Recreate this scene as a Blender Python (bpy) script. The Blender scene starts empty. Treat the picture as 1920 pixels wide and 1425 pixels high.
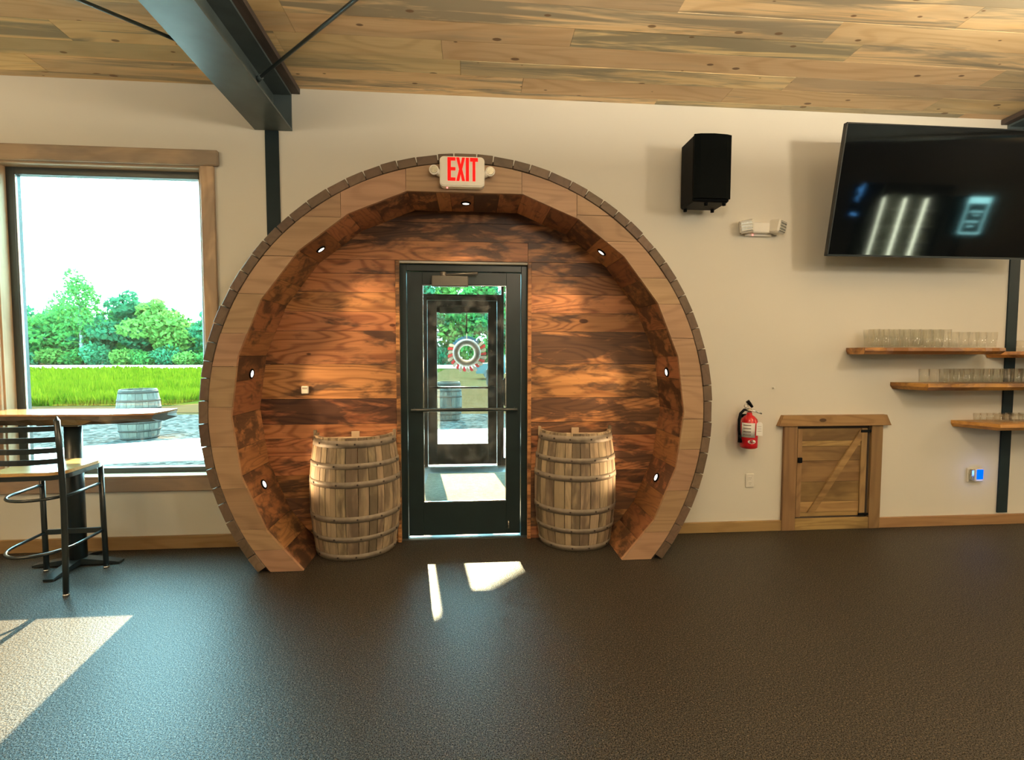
import bpy, bmesh, math, random
import numpy as np
from mathutils import Vector, Matrix

random.seed(7)
RNG = np.random.default_rng(11)
PI = math.pi
scene = bpy.context.scene
COL = scene.collection

# ---------------------------------------------------------------- camera
CAM_D, CAM_H = 3.9278, 1.4851
PITCH, YAW, ROLL, FPX = 0.0522, 0.08356, -0.0014, 930.0
cam_data = bpy.data.cameras.new('camera')
cam_data.sensor_fit = 'HORIZONTAL'
cam_data.sensor_width = 36.0
cam_data.lens = FPX * 36.0 / 1920.0
cam_data.clip_start = 0.05
cam_data.clip_end = 500
cam = bpy.data.objects.new('camera', cam_data)
COL.objects.link(cam)
_f = Vector((math.sin(YAW) * math.cos(PITCH), math.cos(YAW) * math.cos(PITCH), -math.sin(PITCH)))
_r = Vector((math.cos(YAW), -math.sin(YAW), 0))
_d = _f.cross(_r)
_rr = math.cos(ROLL) * _r + math.sin(ROLL) * _d
_dd = -math.sin(ROLL) * _r + math.cos(ROLL) * _d
M = Matrix.Identity(4)
for i in range(3):
    M[i][0], M[i][1], M[i][2] = _rr[i], -_dd[i], -_f[i]
M[0][3], M[1][3], M[2][3] = 0, -CAM_D, CAM_H
cam.matrix_world = M
scene.camera = cam

# ---------------------------------------------------------------- world, sun, exposure
SKY_COL, SKY_STR = (0.46, 0.90, 1.0), 30.0
SUN_STR, SUN_SLOPE, SUN_DX = 42.0, 0.575, 0.127
LAMP_W, CEIL_FILL_W, LAMP_COL = 55.0, 215.0, (1.0, 0.865, 0.66)
PUCK_W, PUCK_COL = 30.0, (1.0, 0.66, 0.34)
world = bpy.data.worlds.new('sky')
scene.world = world
world.use_nodes = True
bg = world.node_tree.nodes['Background']
bg.inputs[0].default_value = (*SKY_COL, 1)
bg.inputs[1].default_value = SKY_STR
sun_data = bpy.data.lights.new('sun', 'SUN')
sun_data.energy = SUN_STR
sun_data.angle = math.radians(0.6)
sun_data.color = (1.0, 0.74, 0.44)
sun = bpy.data.objects.new('sun', sun_data)
COL.objects.link(sun)
_sd = Vector((SUN_DX, -1.0, -SUN_SLOPE)).normalized()
sun.rotation_euler = _sd.to_track_quat('-Z', 'Y').to_euler()
sun.location = (-3, 30, 20)
vs = scene.view_settings
vs.view_transform = 'Standard'
vs.look = 'None'
vs.exposure = 0.0
vs.gamma = 1.0
vs.use_curve_mapping = False
scene.cycles.max_bounces = 10
scene.cycles.transparent_max_bounces = 24
scene.cycles.sample_clamp_indirect = 6.0


# ---------------------------------------------------------------- material helpers
class NT:
    def __init__(s, name):
        s.m = bpy.data.materials.new(name)
        s.m.use_nodes = True
        s.t = s.m.node_tree
        s.t.nodes.clear()
        s.out = s.t.nodes.new('ShaderNodeOutputMaterial')

    def n(s, typ, **kw):
        nd = s.t.nodes.new('ShaderNode' + typ)
        for k, v in kw.items():
            setattr(nd, k, v)
        return nd

    def l(s, a, b):
        s.t.links.new(a, b)

    def val(s, sock, v):
        if hasattr(v, 'is_linked'):
            s.l(v, sock)
        else:
            sock.default_value = v

    def math(s, op, a, b=None, c=None, clamp=False):
        nd = s.n('Math', operation=op, use_clamp=clamp)
        for i, v in enumerate((a, b, c)):
            if v is not None:
                s.val(nd.inputs[i], v)
        return nd.outputs[0]

    def mixc(s, fac, a, b, blend='MIX'):
        nd = s.n('MixRGB', blend_type=blend)
        s.val(nd.inputs[0], fac)
        for i, v in ((1, a), (2, b)):
            if isinstance(v, tuple):
                v = (*v, 1) if len(v) == 3 else v
            s.val(nd.inputs[i], v)
        return nd.outputs[0]

    def ramp(s, fac, *stops):
        nd = s.n('ValToRGB')
        e = nd.color_ramp.elements
        while len(e) < len(stops):
            e.new(0.5)
        for el, (p, c) in zip(e, stops):
            el.position = p
            el.color = (c, c, c, 1) if isinstance(c, (int, float)) else (*c, 1)
        s.l(fac, nd.inputs[0])
        return nd.outputs[0]

    def coords(s, scale, rand=True):
        tc = s.n('TexCoord')
        v = tc.outputs['Object']
        if rand:
            oi = s.n('ObjectInfo')
            mul = s.n('VectorMath', operation='SCALE')
            mul.inputs[0].default_value = (37.3, 53.1, 29.7)
            s.l(oi.outputs['Random'], mul.inputs['Scale'])
            add = s.n('VectorMath', operation='ADD')
            s.l(v, add.inputs[0])
            s.l(mul.outputs[0], add.inputs[1])
            v = add.outputs[0]
        mp = s.n('VectorMath', operation='MULTIPLY')
        s.l(v, mp.inputs[0])
        mp.inputs[1].default_value = scale
        return mp.outputs[0]

    def noise(s, vec, scale, detail=2.0, rough=0.5, dist=0.0):
        nd = s.n('TexNoise')
        s.l(vec, nd.inputs['Vector'])
        nd.inputs['Scale'].default_value = scale
        nd.inputs['Detail'].default_value = detail
        nd.inputs['Roughness'].default_value = rough
        nd.inputs['Distortion'].default_value = dist
        return nd.outputs['Fac']

    def bsdf(s, color, rough=0.5, metal=0.0, bump=None, bump_str=0.3, bump_dist=0.002, spec=0.5, **kw):
        b = s.n('BsdfPrincipled')
        if isinstance(color, tuple):
            b.inputs['Base Color'].default_value = (*color, 1)
        else:
            s.l(color, b.inputs['Base Color'])
        s.val(b.inputs['Roughness'], rough)
        b.inputs['Metallic'].default_value = metal
        b.inputs['Specular IOR Level'].default_value = spec
        if bump is not None:
            bp = s.n('Bump')
            bp.inputs['Strength'].default_value = bump_str
            bp.inputs['Distance'].default_value = bump_dist
            s.l(bump, bp.inputs['Height'])
            s.l(bp.outputs[0], b.inputs['Normal'])
        for k, v in kw.items():
            b.inputs[k.replace('_', ' ')].default_value = v
        s.l(b.outputs[0], s.out.inputs[0])
        return s.m


def wood(name, light, dark, axis='X', field=2.0, freq=9.0, grain=0.55, stain=None, stain_amt=0.0,
         stain_scale=3.0, stain_stretch=0.35, knots=0.0, rough=0.55, var=0.18, fiber=70.0, flat='Y', knot_scale=4.2, streak=0.0, streak_col=(0.2, 0.18, 0.15)):
    t = NT(name)
    ai = 'XYZ'.index(axis)

    def sc(along, across=1.0):
        v = [across] * 3
        v[ai] = along
        return tuple(v)
    base = t.coords(sc(0.20))
    f = t.noise(base, field, 2.0, 0.45, 0.3)
    rings = t.math('SINE', t.math('MULTIPLY', f, freq * 2.0 * 6.2832))
    rings = t.ramp(t.math('MULTIPLY_ADD', rings, 0.5, 0.5), (0.0, 1.0), (0.45, 0.15), (1.0, 0.0))
    fib = t.noise(t.coords(sc(0.025)), fiber, 3.0, 0.6)
    fibr = t.ramp(fib, (0.3, 0.0), (0.7, 1.0))
    g = t.math('ADD', t.math('MULTIPLY', rings, 0.62), t.math('MULTIPLY', fibr, 0.45))
    col = t.mixc(t.math('MULTIPLY', g, grain), light, dark)
    broad = t.noise(t.coords(sc(0.35)), 2.6, 2.0)
    col = t.mixc(t.math('MULTIPLY', t.ramp(broad, (0.4, 0.0), (0.7, 1.0)), 0.35), col, dark)
    oi = t.n('ObjectInfo')
    rnd = oi.outputs['Random']
    if streak > 0:
        st = t.noise(t.coords(sc(0.07)), 9.0, 5.0, 0.65, 0.6)
        lo = t.math('SUBTRACT', 0.62, t.math('MULTIPLY', rnd, 0.22))
        m = t.math('MULTIPLY', t.math('SUBTRACT', st, lo), 9.0, clamp=True)
        col = t.mixc(t.math('MULTIPLY', m, streak), col, streak_col)
    if stain is not None:
        sn = t.noise(t.coords(sc(stain_stretch)), stain_scale, 4.0, 0.62, 0.4)
        r2 = t.math('FRACT', t.math('MULTIPLY', rnd, 7.13))
        lo = t.math('SUBTRACT', 0.66 - 0.12 * stain_amt, t.math('MULTIPLY', r2, 0.22))
        m = t.math('MULTIPLY', t.math('SUBTRACT', sn, lo), 8.0, clamp=True)
        col = t.mixc(t.math('MULTIPLY', m, stain_amt), col, stain)
    if knots > 0:
        vo = t.n('TexVoronoi', voronoi_dimensions='2D')
        sx = t.n('SeparateXYZ')
        t.l(t.coords(sc(0.5)), sx.inputs[0])
        cx = t.n('CombineXYZ')
        ax2 = [k for k in range(3) if 'XYZ'[k] != flat]
        t.l(sx.outputs[ax2[0]], cx.inputs[0])
        t.l(sx.outputs[ax2[1]], cx.inputs[1])
        t.l(cx.outputs[0], vo.inputs['Vector'])
        vo.inputs['Scale'].default_value = knot_scale
        sep = t.n('SeparateColor')
        t.l(vo.outputs['Color'], sep.inputs[0])
        sel = t.math('GREATER_THAN', sep.outputs[0], 1.0 - knots)
        rad = t.math('MULTIPLY_ADD', sep.outputs[1], 0.06, 0.025)
        k = t.math('MULTIPLY', t.math('SUBTRACT', rad, vo.outputs['Distance']), 45.0, clamp=True)
        col = t.mixc(t.math('MULTIPLY', t.math('MULTIPLY', k, sel), 0.85), col, (dark[0] * 0.25, dark[1] * 0.2, dark[2] * 0.2))
    hs = t.n('HueSaturation')
    t.l(col, hs.inputs['Color'])
    t.l(t.math('MULTIPLY_ADD', rnd, 2 * var, 1.0 - var), hs.inputs['Value'])
    r3 = t.math('FRACT', t.math('MULTIPLY', rnd, 3.77))
    t.l(t.math('MULTIPLY_ADD', r3, 0.02, 0.49), hs.inputs['Hue'])
    return t.bsdf(hs.outputs[0], rough, bump=g, bump_str=0.25, bump_dist=0.001, spec=0.35)


def plain(name, col, rough=0.5, metal=0.0, mottled=0.08, scale=12.0, bump=0.0, spec=0.5):
    t = NT(name)
    n = t.noise(t.coords((1, 1, 1), False), scale, 3.0)
    c2 = tuple(max(0, c * (1 - 2 * mottled)) for c in col)
    c1 = tuple(min(1, c * (1 + mottled)) for c in col)
    c = t.mixc(n, c2, c1)
    if bump > 0:
        return t.bsdf(c, rough, metal, bump=t.noise(t.coords((1, 1, 1), False), scale * 8, 2.0), bump_str=bump, spec=spec)
    return t.bsdf(c, rough, metal, spec=spec)


def emit(name, col, strength):
    t = NT(name)
    n = t.noise(t.coords((1, 1, 1), False), 3.0, 1.0)
    e = t.n('Emission')
    t.l(t.mixc(n, tuple(c * 0.96 for c in col), col), e.inputs[0])
    e.inputs[1].default_value = strength
    t.l(e.outputs[0], t.out.inputs[0])
    return t.m


def pane(name, tint=(0.96, 0.99, 0.98), refl=1.0, edge=0.0, dirt_gleam=0.0):
    t = NT(name)
    tr = t.n('BsdfTransparent')
    tr.inputs[0].default_value = (*tint, 1)
    gl = t.n('BsdfGlossy')
    gl.inputs['Roughness'].default_value = 0.02
    gl.inputs[0].default_value = (1, 1, 1, 1)
    lw = t.n('LayerWeight')
    lw.inputs[0].default_value = 0.5
    schlick = t.math('MULTIPLY_ADD', t.math('POWER', lw.outputs['Facing'], 5.0), 0.92, 0.05)
    fac = t.math('MULTIPLY', schlick, refl, clamp=True)
    if edge > 0:
        fac = t.math('ADD', fac, t.math('MULTIPLY', t.math('POWER', lw.outputs['Facing'], 2.0), edge), clamp=True)
    mx = t.n('MixShader')
    t.l(fac, mx.inputs[0])
    t.l(tr.outputs[0], mx.inputs[1])
    t.l(gl.outputs[0], mx.inputs[2])
    sh = mx.outputs[0]
    if dirt_gleam > 0:
        df = t.n('BsdfDiffuse')
        df.inputs[0].default_value = (0.8, 0.82, 0.8, 1)  # white diffuse: dirt on door panes, brightness painted onto drinking glasses
        nz = t.noise(t.coords((1, 1, 1), False), 9.0, 5.0, 0.7)
        f2 = t.math('MULTIPLY', t.ramp(nz, (0.45, 0.0), (0.75, 1.0)), dirt_gleam)
        m2 = t.n('MixShader')
        t.l(f2, m2.inputs[0])
        t.l(sh, m2.inputs[1])
        t.l(df.outputs[0], m2.inputs[2])
        sh = m2.outputs[0]
    t.l(sh, t.out.inputs[0])
    return t.m


def leafmat(name, c1, c2):
    t = NT(name)
    n = t.noise(t.coords((1, 1, 1), True), 2.2, 3.0)
    col = t.mixc(t.ramp(n, (0.3, 0.0), (0.7, 1.0)), c1, c2)
    oi = t.n('ObjectInfo')
    hs = t.n('HueSaturation')
    t.l(col, hs.inputs['Color'])
    t.l(t.math('MULTIPLY_ADD', oi.outputs['Random'], 0.5, 0.75), hs.inputs['Value'])
    d = t.n('BsdfDiffuse')
    t.l(hs.outputs[0], d.inputs[0])
    tl = t.n('BsdfTranslucent')
    t.l(hs.outputs[0], tl.inputs[0])
    mx = t.n('MixShader')
    mx.inputs[0].default_value = 0.45
    t.l(d.outputs[0], mx.inputs[1])
    t.l(tl.outputs[0], mx.inputs[2])
    t.l(mx.outputs[0], t.out.inputs[0])
    return t.m


MAT = {}


def build_materials():
    m = MAT
    m['wall'] = plain('wall_paint', (0.74, 0.70, 0.60), 0.75, 0, 0.02, 1.5, 0.05, 0.2)
    m['wall_dark'] = plain('bar_wall_paint', (0.10, 0.095, 0.09), 0.8, 0, 0.05, 2.0)
    # rubbery speckled floor
    t = NT('speckled_floor')
    c = t.coords((1, 1, 1), False)
    n1 = t.noise(c, 130.0, 2.0, 0.6)
    n2 = t.noise(c, 1.2, 3.0)
    n3 = t.noise(c, 230.0, 1.0)
    col = t.ramp(n1, (0.40, (0.004, 0.0035, 0.003)), (0.55, (0.013, 0.011, 0.008)), (0.69, (0.13, 0.10, 0.062)))
    vo = t.n('TexVoronoi')
    t.l(c, vo.inputs['Vector'])
    vo.inputs['Scale'].default_value = 85.0
    h = t.math('ADD', t.math('MULTIPLY', vo.outputs['Distance'], 0.6), t.math('MULTIPLY', n3, 0.35))
    fleck = t.ramp(n3, (0.38, 0.05), (0.58, 1.0))
    m['floor'] = t.bsdf(col, t.math('MULTIPLY_ADD', n2, 0.08, 0.48), bump=h, bump_str=0.7, bump_dist=0.0018)
    pb_ = [nd for nd in t.t.nodes if nd.type == 'BSDF_PRINCIPLED'][0]
    t.l(t.math('MULTIPLY', fleck, 1.0), pb_.inputs['Specular IOR Level'])
    pb_.inputs['IOR'].default_value = 1.5
    m['face'] = wood('arch_face_wood', (0.36, 0.228, 0.136), (0.185, 0.107, 0.060), 'X', 2.4, 8.0, 0.55, var=0.12, rough=0.5)
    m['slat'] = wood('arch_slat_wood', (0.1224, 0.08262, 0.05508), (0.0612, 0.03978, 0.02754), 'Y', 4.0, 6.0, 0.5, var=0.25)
    m['soffit'] = wood('arch_soffit_wood', (0.33, 0.155, 0.065), (0.12, 0.045, 0.024), 'Y', 6.0, 6.0, 0.7, (0.03, 0.018, 0.014), 0.8, 9.0, 0.7, var=0.3, rough=0.45)
    m['panel'] = wood('burnt_panel_wood', (0.52, 0.24, 0.10), (0.17, 0.064, 0.028), 'X', 3.2, 11.0, 0.9, (0.022, 0.016, 0.016), 0.80, 9.0, 0.28, knots=0.12, var=0.25, rough=0.45)
    m['core'] = plain('arch_core_wood', (0.03, 0.02, 0.015), 0.8)
    m['ceil'] = wood('ceiling_pine', (0.92, 0.70, 0.39), (0.64, 0.42, 0.185), 'X', 2.2, 7.0, 0.62, knots=0.60, var=0.14, fiber=100.0, flat='Z', knot_scale=5.0, rough=0.5, streak=0.9, streak_col=(0.27, 0.235, 0.165), stain=(0.36, 0.31, 0.21), stain_amt=0.55, stain_scale=2.2, stain_stretch=0.16)
    m['joist'] = wood('dark_board', (0.13, 0.10, 0.085), (0.05, 0.04, 0.035), 'Y', 3.0, 6.0, 0.5)
    m['trim'] = wood('trim_wood', (0.66, 0.48, 0.30), (0.40, 0.26, 0.15), 'Z', 2.4, 6.0, 0.5, knots=0.2, var=0.1, stain=(0.22, 0.17, 0.13), stain_amt=0.6)
    m['trimx'] = wood('trim_wood_long', (0.442, 0.323, 0.2125), (0.238, 0.1615, 0.102), 'X', 2.4, 6.0, 0.5, knots=0.2, var=0.1, stain=(0.187, 0.153, 0.1275), stain_amt=0.6)
    m['base'] = wood('baseboard_wood', (0.344, 0.216, 0.096), (0.176, 0.096, 0.036), 'X', 2.4, 6.0, 0.5, knots=0.2, var=0.1)
    m['hatchx'] = wood('hatch_board', (0.34, 0.2176, 0.0884), (0.1496, 0.0816, 0.0306), 'X', 3.0, 7.0, 0.6, knots=0.35, var=0.25, stain=(0.0884, 0.051, 0.0204), stain_amt=0.6)
    m['hatchz'] = wood('hatch_post', (0.2592, 0.162, 0.072), (0.1224, 0.0684, 0.0288), 'Z', 3.0, 7.0, 0.6, knots=0.3, var=0.2)
    m['shelf'] = wood('shelf_wood', (0.60, 0.29, 0.075), (0.30, 0.12, 0.03), 'X', 3.0, 6.0, 0.6, (0.13, 0.05, 0.018), 0.8, 5.0, 0.5, var=0.15, rough=0.4)
    m['barrel'] = wood('barrel_oak', (0.36, 0.275, 0.175), (0.16, 0.12, 0.075), 'Z', 7.0, 4.0, 0.6, (0.06, 0.045, 0.03), 0.75, 6.0, 0.25, var=0.3, rough=0.7)
    m['outbarrel'] = wood('weathered_barrel_oak', (0.0408, 0.04352, 0.03536), (0.01496, 0.01632, 0.0136), 'Z', 7.0, 4.0, 0.6, (0.0068, 0.0068, 0.00612), 0.7, 6.0, 0.25, var=0.3, rough=0.9)
    m['barrelhead'] = wood('barrel_head_oak', (0.46, 0.36, 0.24), (0.24, 0.18, 0.11), 'X', 5.0, 5.0, 0.5, rough=0.7)
    m['hoop'] = plain('hoop_steel', (0.20, 0.165, 0.125), 0.6, 0.1, 0.3, 22.0, 0.3)
    m['outhoop'] = plain('weathered_hoop', (0.018, 0.018, 0.016), 0.8, 0.0, 0.3, 22.0, 0, 0.1)
    m['rivet'] = plain('rivet_steel', (0.05, 0.04, 0.035), 0.5, 0.6)
    m['colsteel'] = plain('column_steel', (0.014, 0.026, 0.032), 0.5, 0.0, 0.2, 6.0, 0, 0.15)
    m['steel'] = plain('window_lit_steel', (0.085, 0.115, 0.12), 0.38, 0.0, 0.25, 6.0)  # base colour lightened and blued to carry window light on the beams
    m['stoolsteel'] = plain('stool_steel', (0.016, 0.024, 0.027), 0.28, 0.0, 0.2, 9.0)
    m['blk'] = plain('black_plastic', (0.003, 0.004, 0.005), 0.5, 0, 0.2, 30.0, 0, 0.08)
    m['grille'] = plain('speaker_grille', (0.0015, 0.003, 0.0035), 0.6, 0.0, 0.3, 180.0, 0.4, 0.04)
    m['screen'] = plain('tv_screen', (0.002, 0.003, 0.004), 0.05, 0, 0.05, 5.0, 0, 0.55)
    m['alu'] = plain('dark_aluminium', (0.008, 0.020, 0.024), 0.38, 0.0, 0.2, 8.0)
    m['winalu'] = plain('window_aluminium', (0.05, 0.06, 0.06), 0.35, 0.3, 0.1, 8.0)
    m['alu2'] = plain('bronze_aluminium', (0.035, 0.030, 0.026), 0.4, 0.2, 0.2, 8.0)
    m['grey'] = plain('closer_grey', (0.10, 0.095, 0.085), 0.45, 0.4)
    m['chrome'] = plain('chrome', (0.62, 0.60, 0.56), 0.2, 1.0)
    m['white'] = plain('white_plastic', (0.78, 0.74, 0.64), 0.4, 0, 0.02)
    m['socket'] = plain('socket_grey', (0.35, 0.32, 0.26), 0.5)
    m['red'] = plain('extinguisher_red', (0.52, 0.012, 0.018), 0.22, 0, 0.05)
    m['paper'] = plain('paper_label', (0.92, 0.90, 0.84), 0.6, 0, 0.05)
    m['ink'] = plain('ink', (0.22, 0.17, 0.14), 0.7)
    m['exitred'] = emit('exit_red', (1.0, 0.012, 0.008), 1.6)
    m['puck'] = emit('puck_led', (1.0, 0.90, 0.78), 3.0)
    m['blue'] = emit('blue_led', (0.0, 0.12, 1.0), 1.7)
    m['redled'] = emit('red_led', (1.0, 0.25, 0.2), 2.5)
    m['coolled'] = emit('cooler_led', (0.92, 1.0, 0.72), 40.0)
    m['signled'] = emit('sign_led', (0.40, 0.95, 0.95), 16.0)
    m['neon'] = emit('blue_neon', (0.12, 0.45, 1.0), 18.0)
    m['coolwall'] = plain('cooler_liner', (0.55, 0.60, 0.50), 0.4)
    m['bottle'] = plain('bottle_mix', (0.20, 0.22, 0.12), 0.2, 0, 0.6, 14.0)
    m['glass'] = pane('window_glass', (0.95, 0.99, 0.985), 0.8)
    m['doorglass'] = pane('door_glass', (0.93, 0.97, 0.97), 1.2, dirt_gleam=0.12)
    m['cup'] = pane('drinking_glass', (0.985, 0.99, 0.975), 1.0, edge=0.16, dirt_gleam=0.06)  # white diffuse mixed in to brighten the glasses in place of highlights
    m['reflector'] = plain('lamp_reflector', (0.55, 0.55, 0.48), 0.25, 0.6, 0.4, 60.0)
    m['seat'] = wood('stool_seat_wood', (0.60, 0.36, 0.15), (0.38, 0.19, 0.07), 'X', 3.0, 6.0, 0.5, rough=0.22)
    m['table'] = wood('table_slab_wood', (0.46, 0.25, 0.10), (0.20, 0.095, 0.04), 'X', 3.0, 8.0, 0.6, rough=0.18)
    m['bark'] = wood('bark_edge', (0.055, 0.038, 0.025), (0.02, 0.013, 0.01), 'X', 12.0, 5.0, 0.6, rough=0.4)
    m['silver'] = plain('glide_steel', (0.6, 0.62, 0.62), 0.25, 0.9)
    # outdoors
    m['ground'] = plain('dry_ground', (0.0357, 0.0272, 0.0119), 0.9, 0, 0.25, 0.8, 0, 0.0)
    m['sandy'] = plain('sandy_verge', (0.0357, 0.0221, 0.0102), 0.9, 0, 0.15, 2.0, 0, 0.0)
    m['concrete'] = plain('concrete', (0.62, 0.64, 0.62), 0.8, 0, 0.05, 3.0)
    t = NT('gravel')
    c = t.coords((1, 1, 1), False)
    vo = t.n('TexVoronoi')
    t.l(c, vo.inputs['Vector'])
    vo.inputs['Scale'].default_value = 11.0
    nz = t.noise(c, 16.0, 3.0)
    sep = t.n('SeparateColor')
    t.l(vo.outputs['Color'], sep.inputs[0])
    col = t.mixc(t.math('MULTIPLY_ADD', sep.outputs[0], 0.6, t.math('MULTIPLY', nz, 0.4)), (0.001, 0.0016, 0.0016), (0.058, 0.062, 0.060))
    m['gravel'] = t.bsdf(col, 0.9, spec=0.0, bump=vo.outputs['Distance'], bump_str=1.0, bump_dist=0.04)
    m['road'] = plain('pale_road', (0.62, 0.60, 0.54), 0.9, 0, 0.04, 1.0)
    m['meadow'] = plain('meadow_soil', (0.0119, 0.02381, 0.002778), 0.9, 0, 0.2, 1.2, 0, 0.0)
    m['blade'] = leafmat('meadow_grass', (0.01533, 0.03834, 0.001394), (0.06621, 0.08922, 0.004182))
    m['leafA'] = leafmat('leaf_green', (0.02132, 0.1023, 0.03411), (0.05543, 0.162, 0.02985))
    m['leafB'] = leafmat('leaf_bluish', (0.01919, 0.09804, 0.05543), (0.03837, 0.1449, 0.05969))
    m['leafC'] = leafmat('leaf_pale', (0.05116, 0.1364, 0.02985), (0.1023, 0.1791, 0.03837))
    m['trunk'] = plain('tree_bark', (0.154, 0.168, 0.154), 0.9, 0, 0.3, 2.0)
    m['matweave'] = None
    t = NT('woven_mat')
    c = t.coords((1, 1, 1), False)
    w = t.n('TexBrick')
    t.l(c, w.inputs['Vector'])
    w.inputs['Scale'].default_value = 16.0
    w.inputs['Color1'].default_value = (0.36, 0.30, 0.20, 1)
    w.inputs['Color2'].default_value = (0.24, 0.20, 0.13, 1)
    w.inputs['Mortar'].default_value = (0.10, 0.08, 0.05, 1)
    m['matweave'] = t.bsdf(w.outputs['Color'], 0.9, bump=t.noise(c, 60, 2), bump_str=0.6)
    m['tile'] = plain('vestibule_floor', (0.16, 0.19, 0.20), 0.35, 0, 0.3, 5.0)
    m['wreath'] = plain('wreath_grey', (0.62, 0.57, 0.54), 0.7)
    m['wred'] = plain('ribbon_red', (0.85, 0.03, 0.05), 0.6)
    m['wwhite'] = plain('ribbon_white', (0.85, 0.78, 0.72), 0.6)
    m['wblue'] = plain('ribbon_blue', (0.05, 0.16, 0.32), 0.6)
    m['car'] = plain('car_paint', (0.02, 0.06, 0.07), 0.2, 0.3)
    m['tyre'] = plain('tyre', (0.02, 0.02, 0.02), 0.8)
    m['carglass'] = plain('car_glass', (0.03, 0.10, 0.11), 0.08)
    m['tvframe'] = plain('tv_bezel', (0.004, 0.005, 0.006), 0.35)


build_materials()


# ---------------------------------------------------------------- mesh helpers
class MB:
    """collects shapes into one mesh"""

    def __init__(s):
        s.v, s.f, s.sm = [], [], []

    def add(s, v, f, smooth=False):
        o = len(s.v)
        s.v += [tuple(p) for p in v]
        s.f += [tuple(i + o for i in q) for q in f]
        s.sm += [smooth] * len(f)
        return s

    def box(s, x0, x1, y0, y1, z0, z1, ch=0.0):
        if ch <= 0:
            v = [(x, y, z) for x in (x0, x1) for y in (y0, y1) for z in (z0, z1)]
            f = [(0, 1, 3, 2), (4, 6, 7, 5), (0, 4, 5, 1), (2, 3, 7, 6), (0, 2, 6, 4), (1, 5, 7, 3)]
            return s.add(v, f)
        bm = bmesh.new()
        bmesh.ops.create_cube(bm, size=1)
        for p in bm.verts:
            p.co = Vector(((x0 + x1) / 2 + p.co.x * (x1 - x0), (y0 + y1) / 2 + p.co.y * (y1 - y0), (z0 + z1) / 2 + p.co.z * (z1 - z0)))
        bmesh.ops.bevel(bm, geom=bm.edges[:], offset=ch, segments=1, affect='EDGES')
        bm.verts.index_update()
        s.add([p.co[:] for p in bm.verts], [[p.index for p in q.verts] for q in bm.faces])
        bm.free()
        return s

    def prism(s, poly, axis, a, b):
        """extrude a 2D polygon along an axis ('Y': poly is (x,z); 'Z': (x,y); 'X': (y,z))"""
        def P(p, t):
            return {'Y': (p[0], t, p[1]), 'Z': (p[0], p[1], t), 'X': (t, p[0], p[1])}[axis]
        n = len(poly)
        v = [P(p, a) for p in poly] + [P(p, b) for p in poly]
        f = [tuple(range(n))[::-1], tuple(range(n, 2 * n))] + [(i, (i + 1) % n, n + (i + 1) % n, n + i) for i in range(n)]
        return s.add(v, f)

    def lathe(s, prof, segs=24, a0=0.0, a1=2 * PI, cx=0, cy=0, cz=0, smooth=True):
        full = abs(a1 - a0 - 2 * PI) < 1e-6
        na = segs if full else segs + 1
        v = []
        for i in range(na):
            a = a0 + (a1 - a0) * i / segs
            for r, z in prof:
                v.append((cx + r * math.cos(a), cy + r * math.sin(a), cz + z))
        m = len(prof)
        f = []
        for i in range(segs):
            j = (i + 1) % na
            for k in range(m - 1):
                f.append((i * m + k, j * m + k, j * m + k + 1, i * m + k + 1))
        return s.add(v, f, smooth)

    def tube(s, pts, r, segs=10, closed=False, smooth=True, flat=1.0):
        pts = [Vector(p) for p in pts]
        n = len(pts)
        rr = r if isinstance(r, (list, tuple)) else [r] * n
        v = []
        up = None
        for i, p in enumerate(pts):
            if closed:
                d = pts[(i + 1) % n] - pts[i - 1]
            else:
                d = pts[min(i + 1, n - 1)] - pts[max(i - 1, 0)]
            d.normalize()
            if up is None:
                up = Vector((0, 0, 1)) if abs(d.z) < 0.9 else Vector((0, 1, 0))
            u = up - d * up.dot(d)
            u.normalize()
            up = u
            w = d.cross(u)
            for k in range(segs):
                a = 2 * PI * k / segs
                v.append(p + u * (math.cos(a) * rr[i]) + w * (math.sin(a) * rr[i] * flat))
        f = []
        for i in range(n if closed else n - 1):
            j = (i + 1) % n
            for k in range(segs):
                k2 = (k + 1) % segs
                f.append((i * segs + k, i * segs + k2, j * segs + k2, j * segs + k))
        s.add(v, f, smooth)
        if not closed:
            o = len(s.v) - len(v)
            s.f += [tuple(o + k for k in range(segs))[::-1], tuple(o + (n - 1) * segs + k for k in range(segs))]
            s.sm += [False, False]
        return s

    def build(s, name, mat, parent=None, loc=None, rot=None, origin=None):
        me = bpy.data.meshes.new(name)
        v = s.v
        if origin is not None:
            v = [(p[0] - origin[0], p[1] - origin[1], p[2] - origin[2]) for p in v]
        me.from_pydata(v, [], s.f)
        me.polygons.foreach_set('use_smooth', s.sm)
        bm = bmesh.new()
        bm.from_mesh(me)
        bmesh.ops.recalc_face_normals(bm, faces=bm.faces[:])
        bm.to_mesh(me)
        bm.free()
        me.materials.append(MAT[mat])
        o = bpy.data.objects.new(name, me)
        COL.objects.link(o)
        if origin is not None:
            o.location = origin
        if loc is not None:
            o.location = loc
        if rot is not None:
            o.rotation_euler = rot
        if parent is not None:
            o.parent = parent
        return o


def tag(o, label=None, cat=None, group=None, kind=None):
    if label:
        o['label'] = label
    if cat:
        o['category'] = cat
    if group:
        o['group'] = group
    if kind:
        o['kind'] = kind
    return o


def thing(name, label, cat, loc=(0, 0, 0), group=None, rotz=0.0):
    o = bpy.data.objects.new(name, None)
    o.empty_display_size = 0.1
    COL.objects.link(o)
    o.location = loc
    o.rotation_euler = (0, 0, rotz)
    return tag(o, label, cat, group)


def struct(name, label=None, loc=(0, 0, 0)):
    o = bpy.data.objects.new(name, None)
    o.empty_display_size = 0.1
    COL.objects.link(o)
    o.location = loc
    return tag(o, label, None, None, 'structure')


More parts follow.
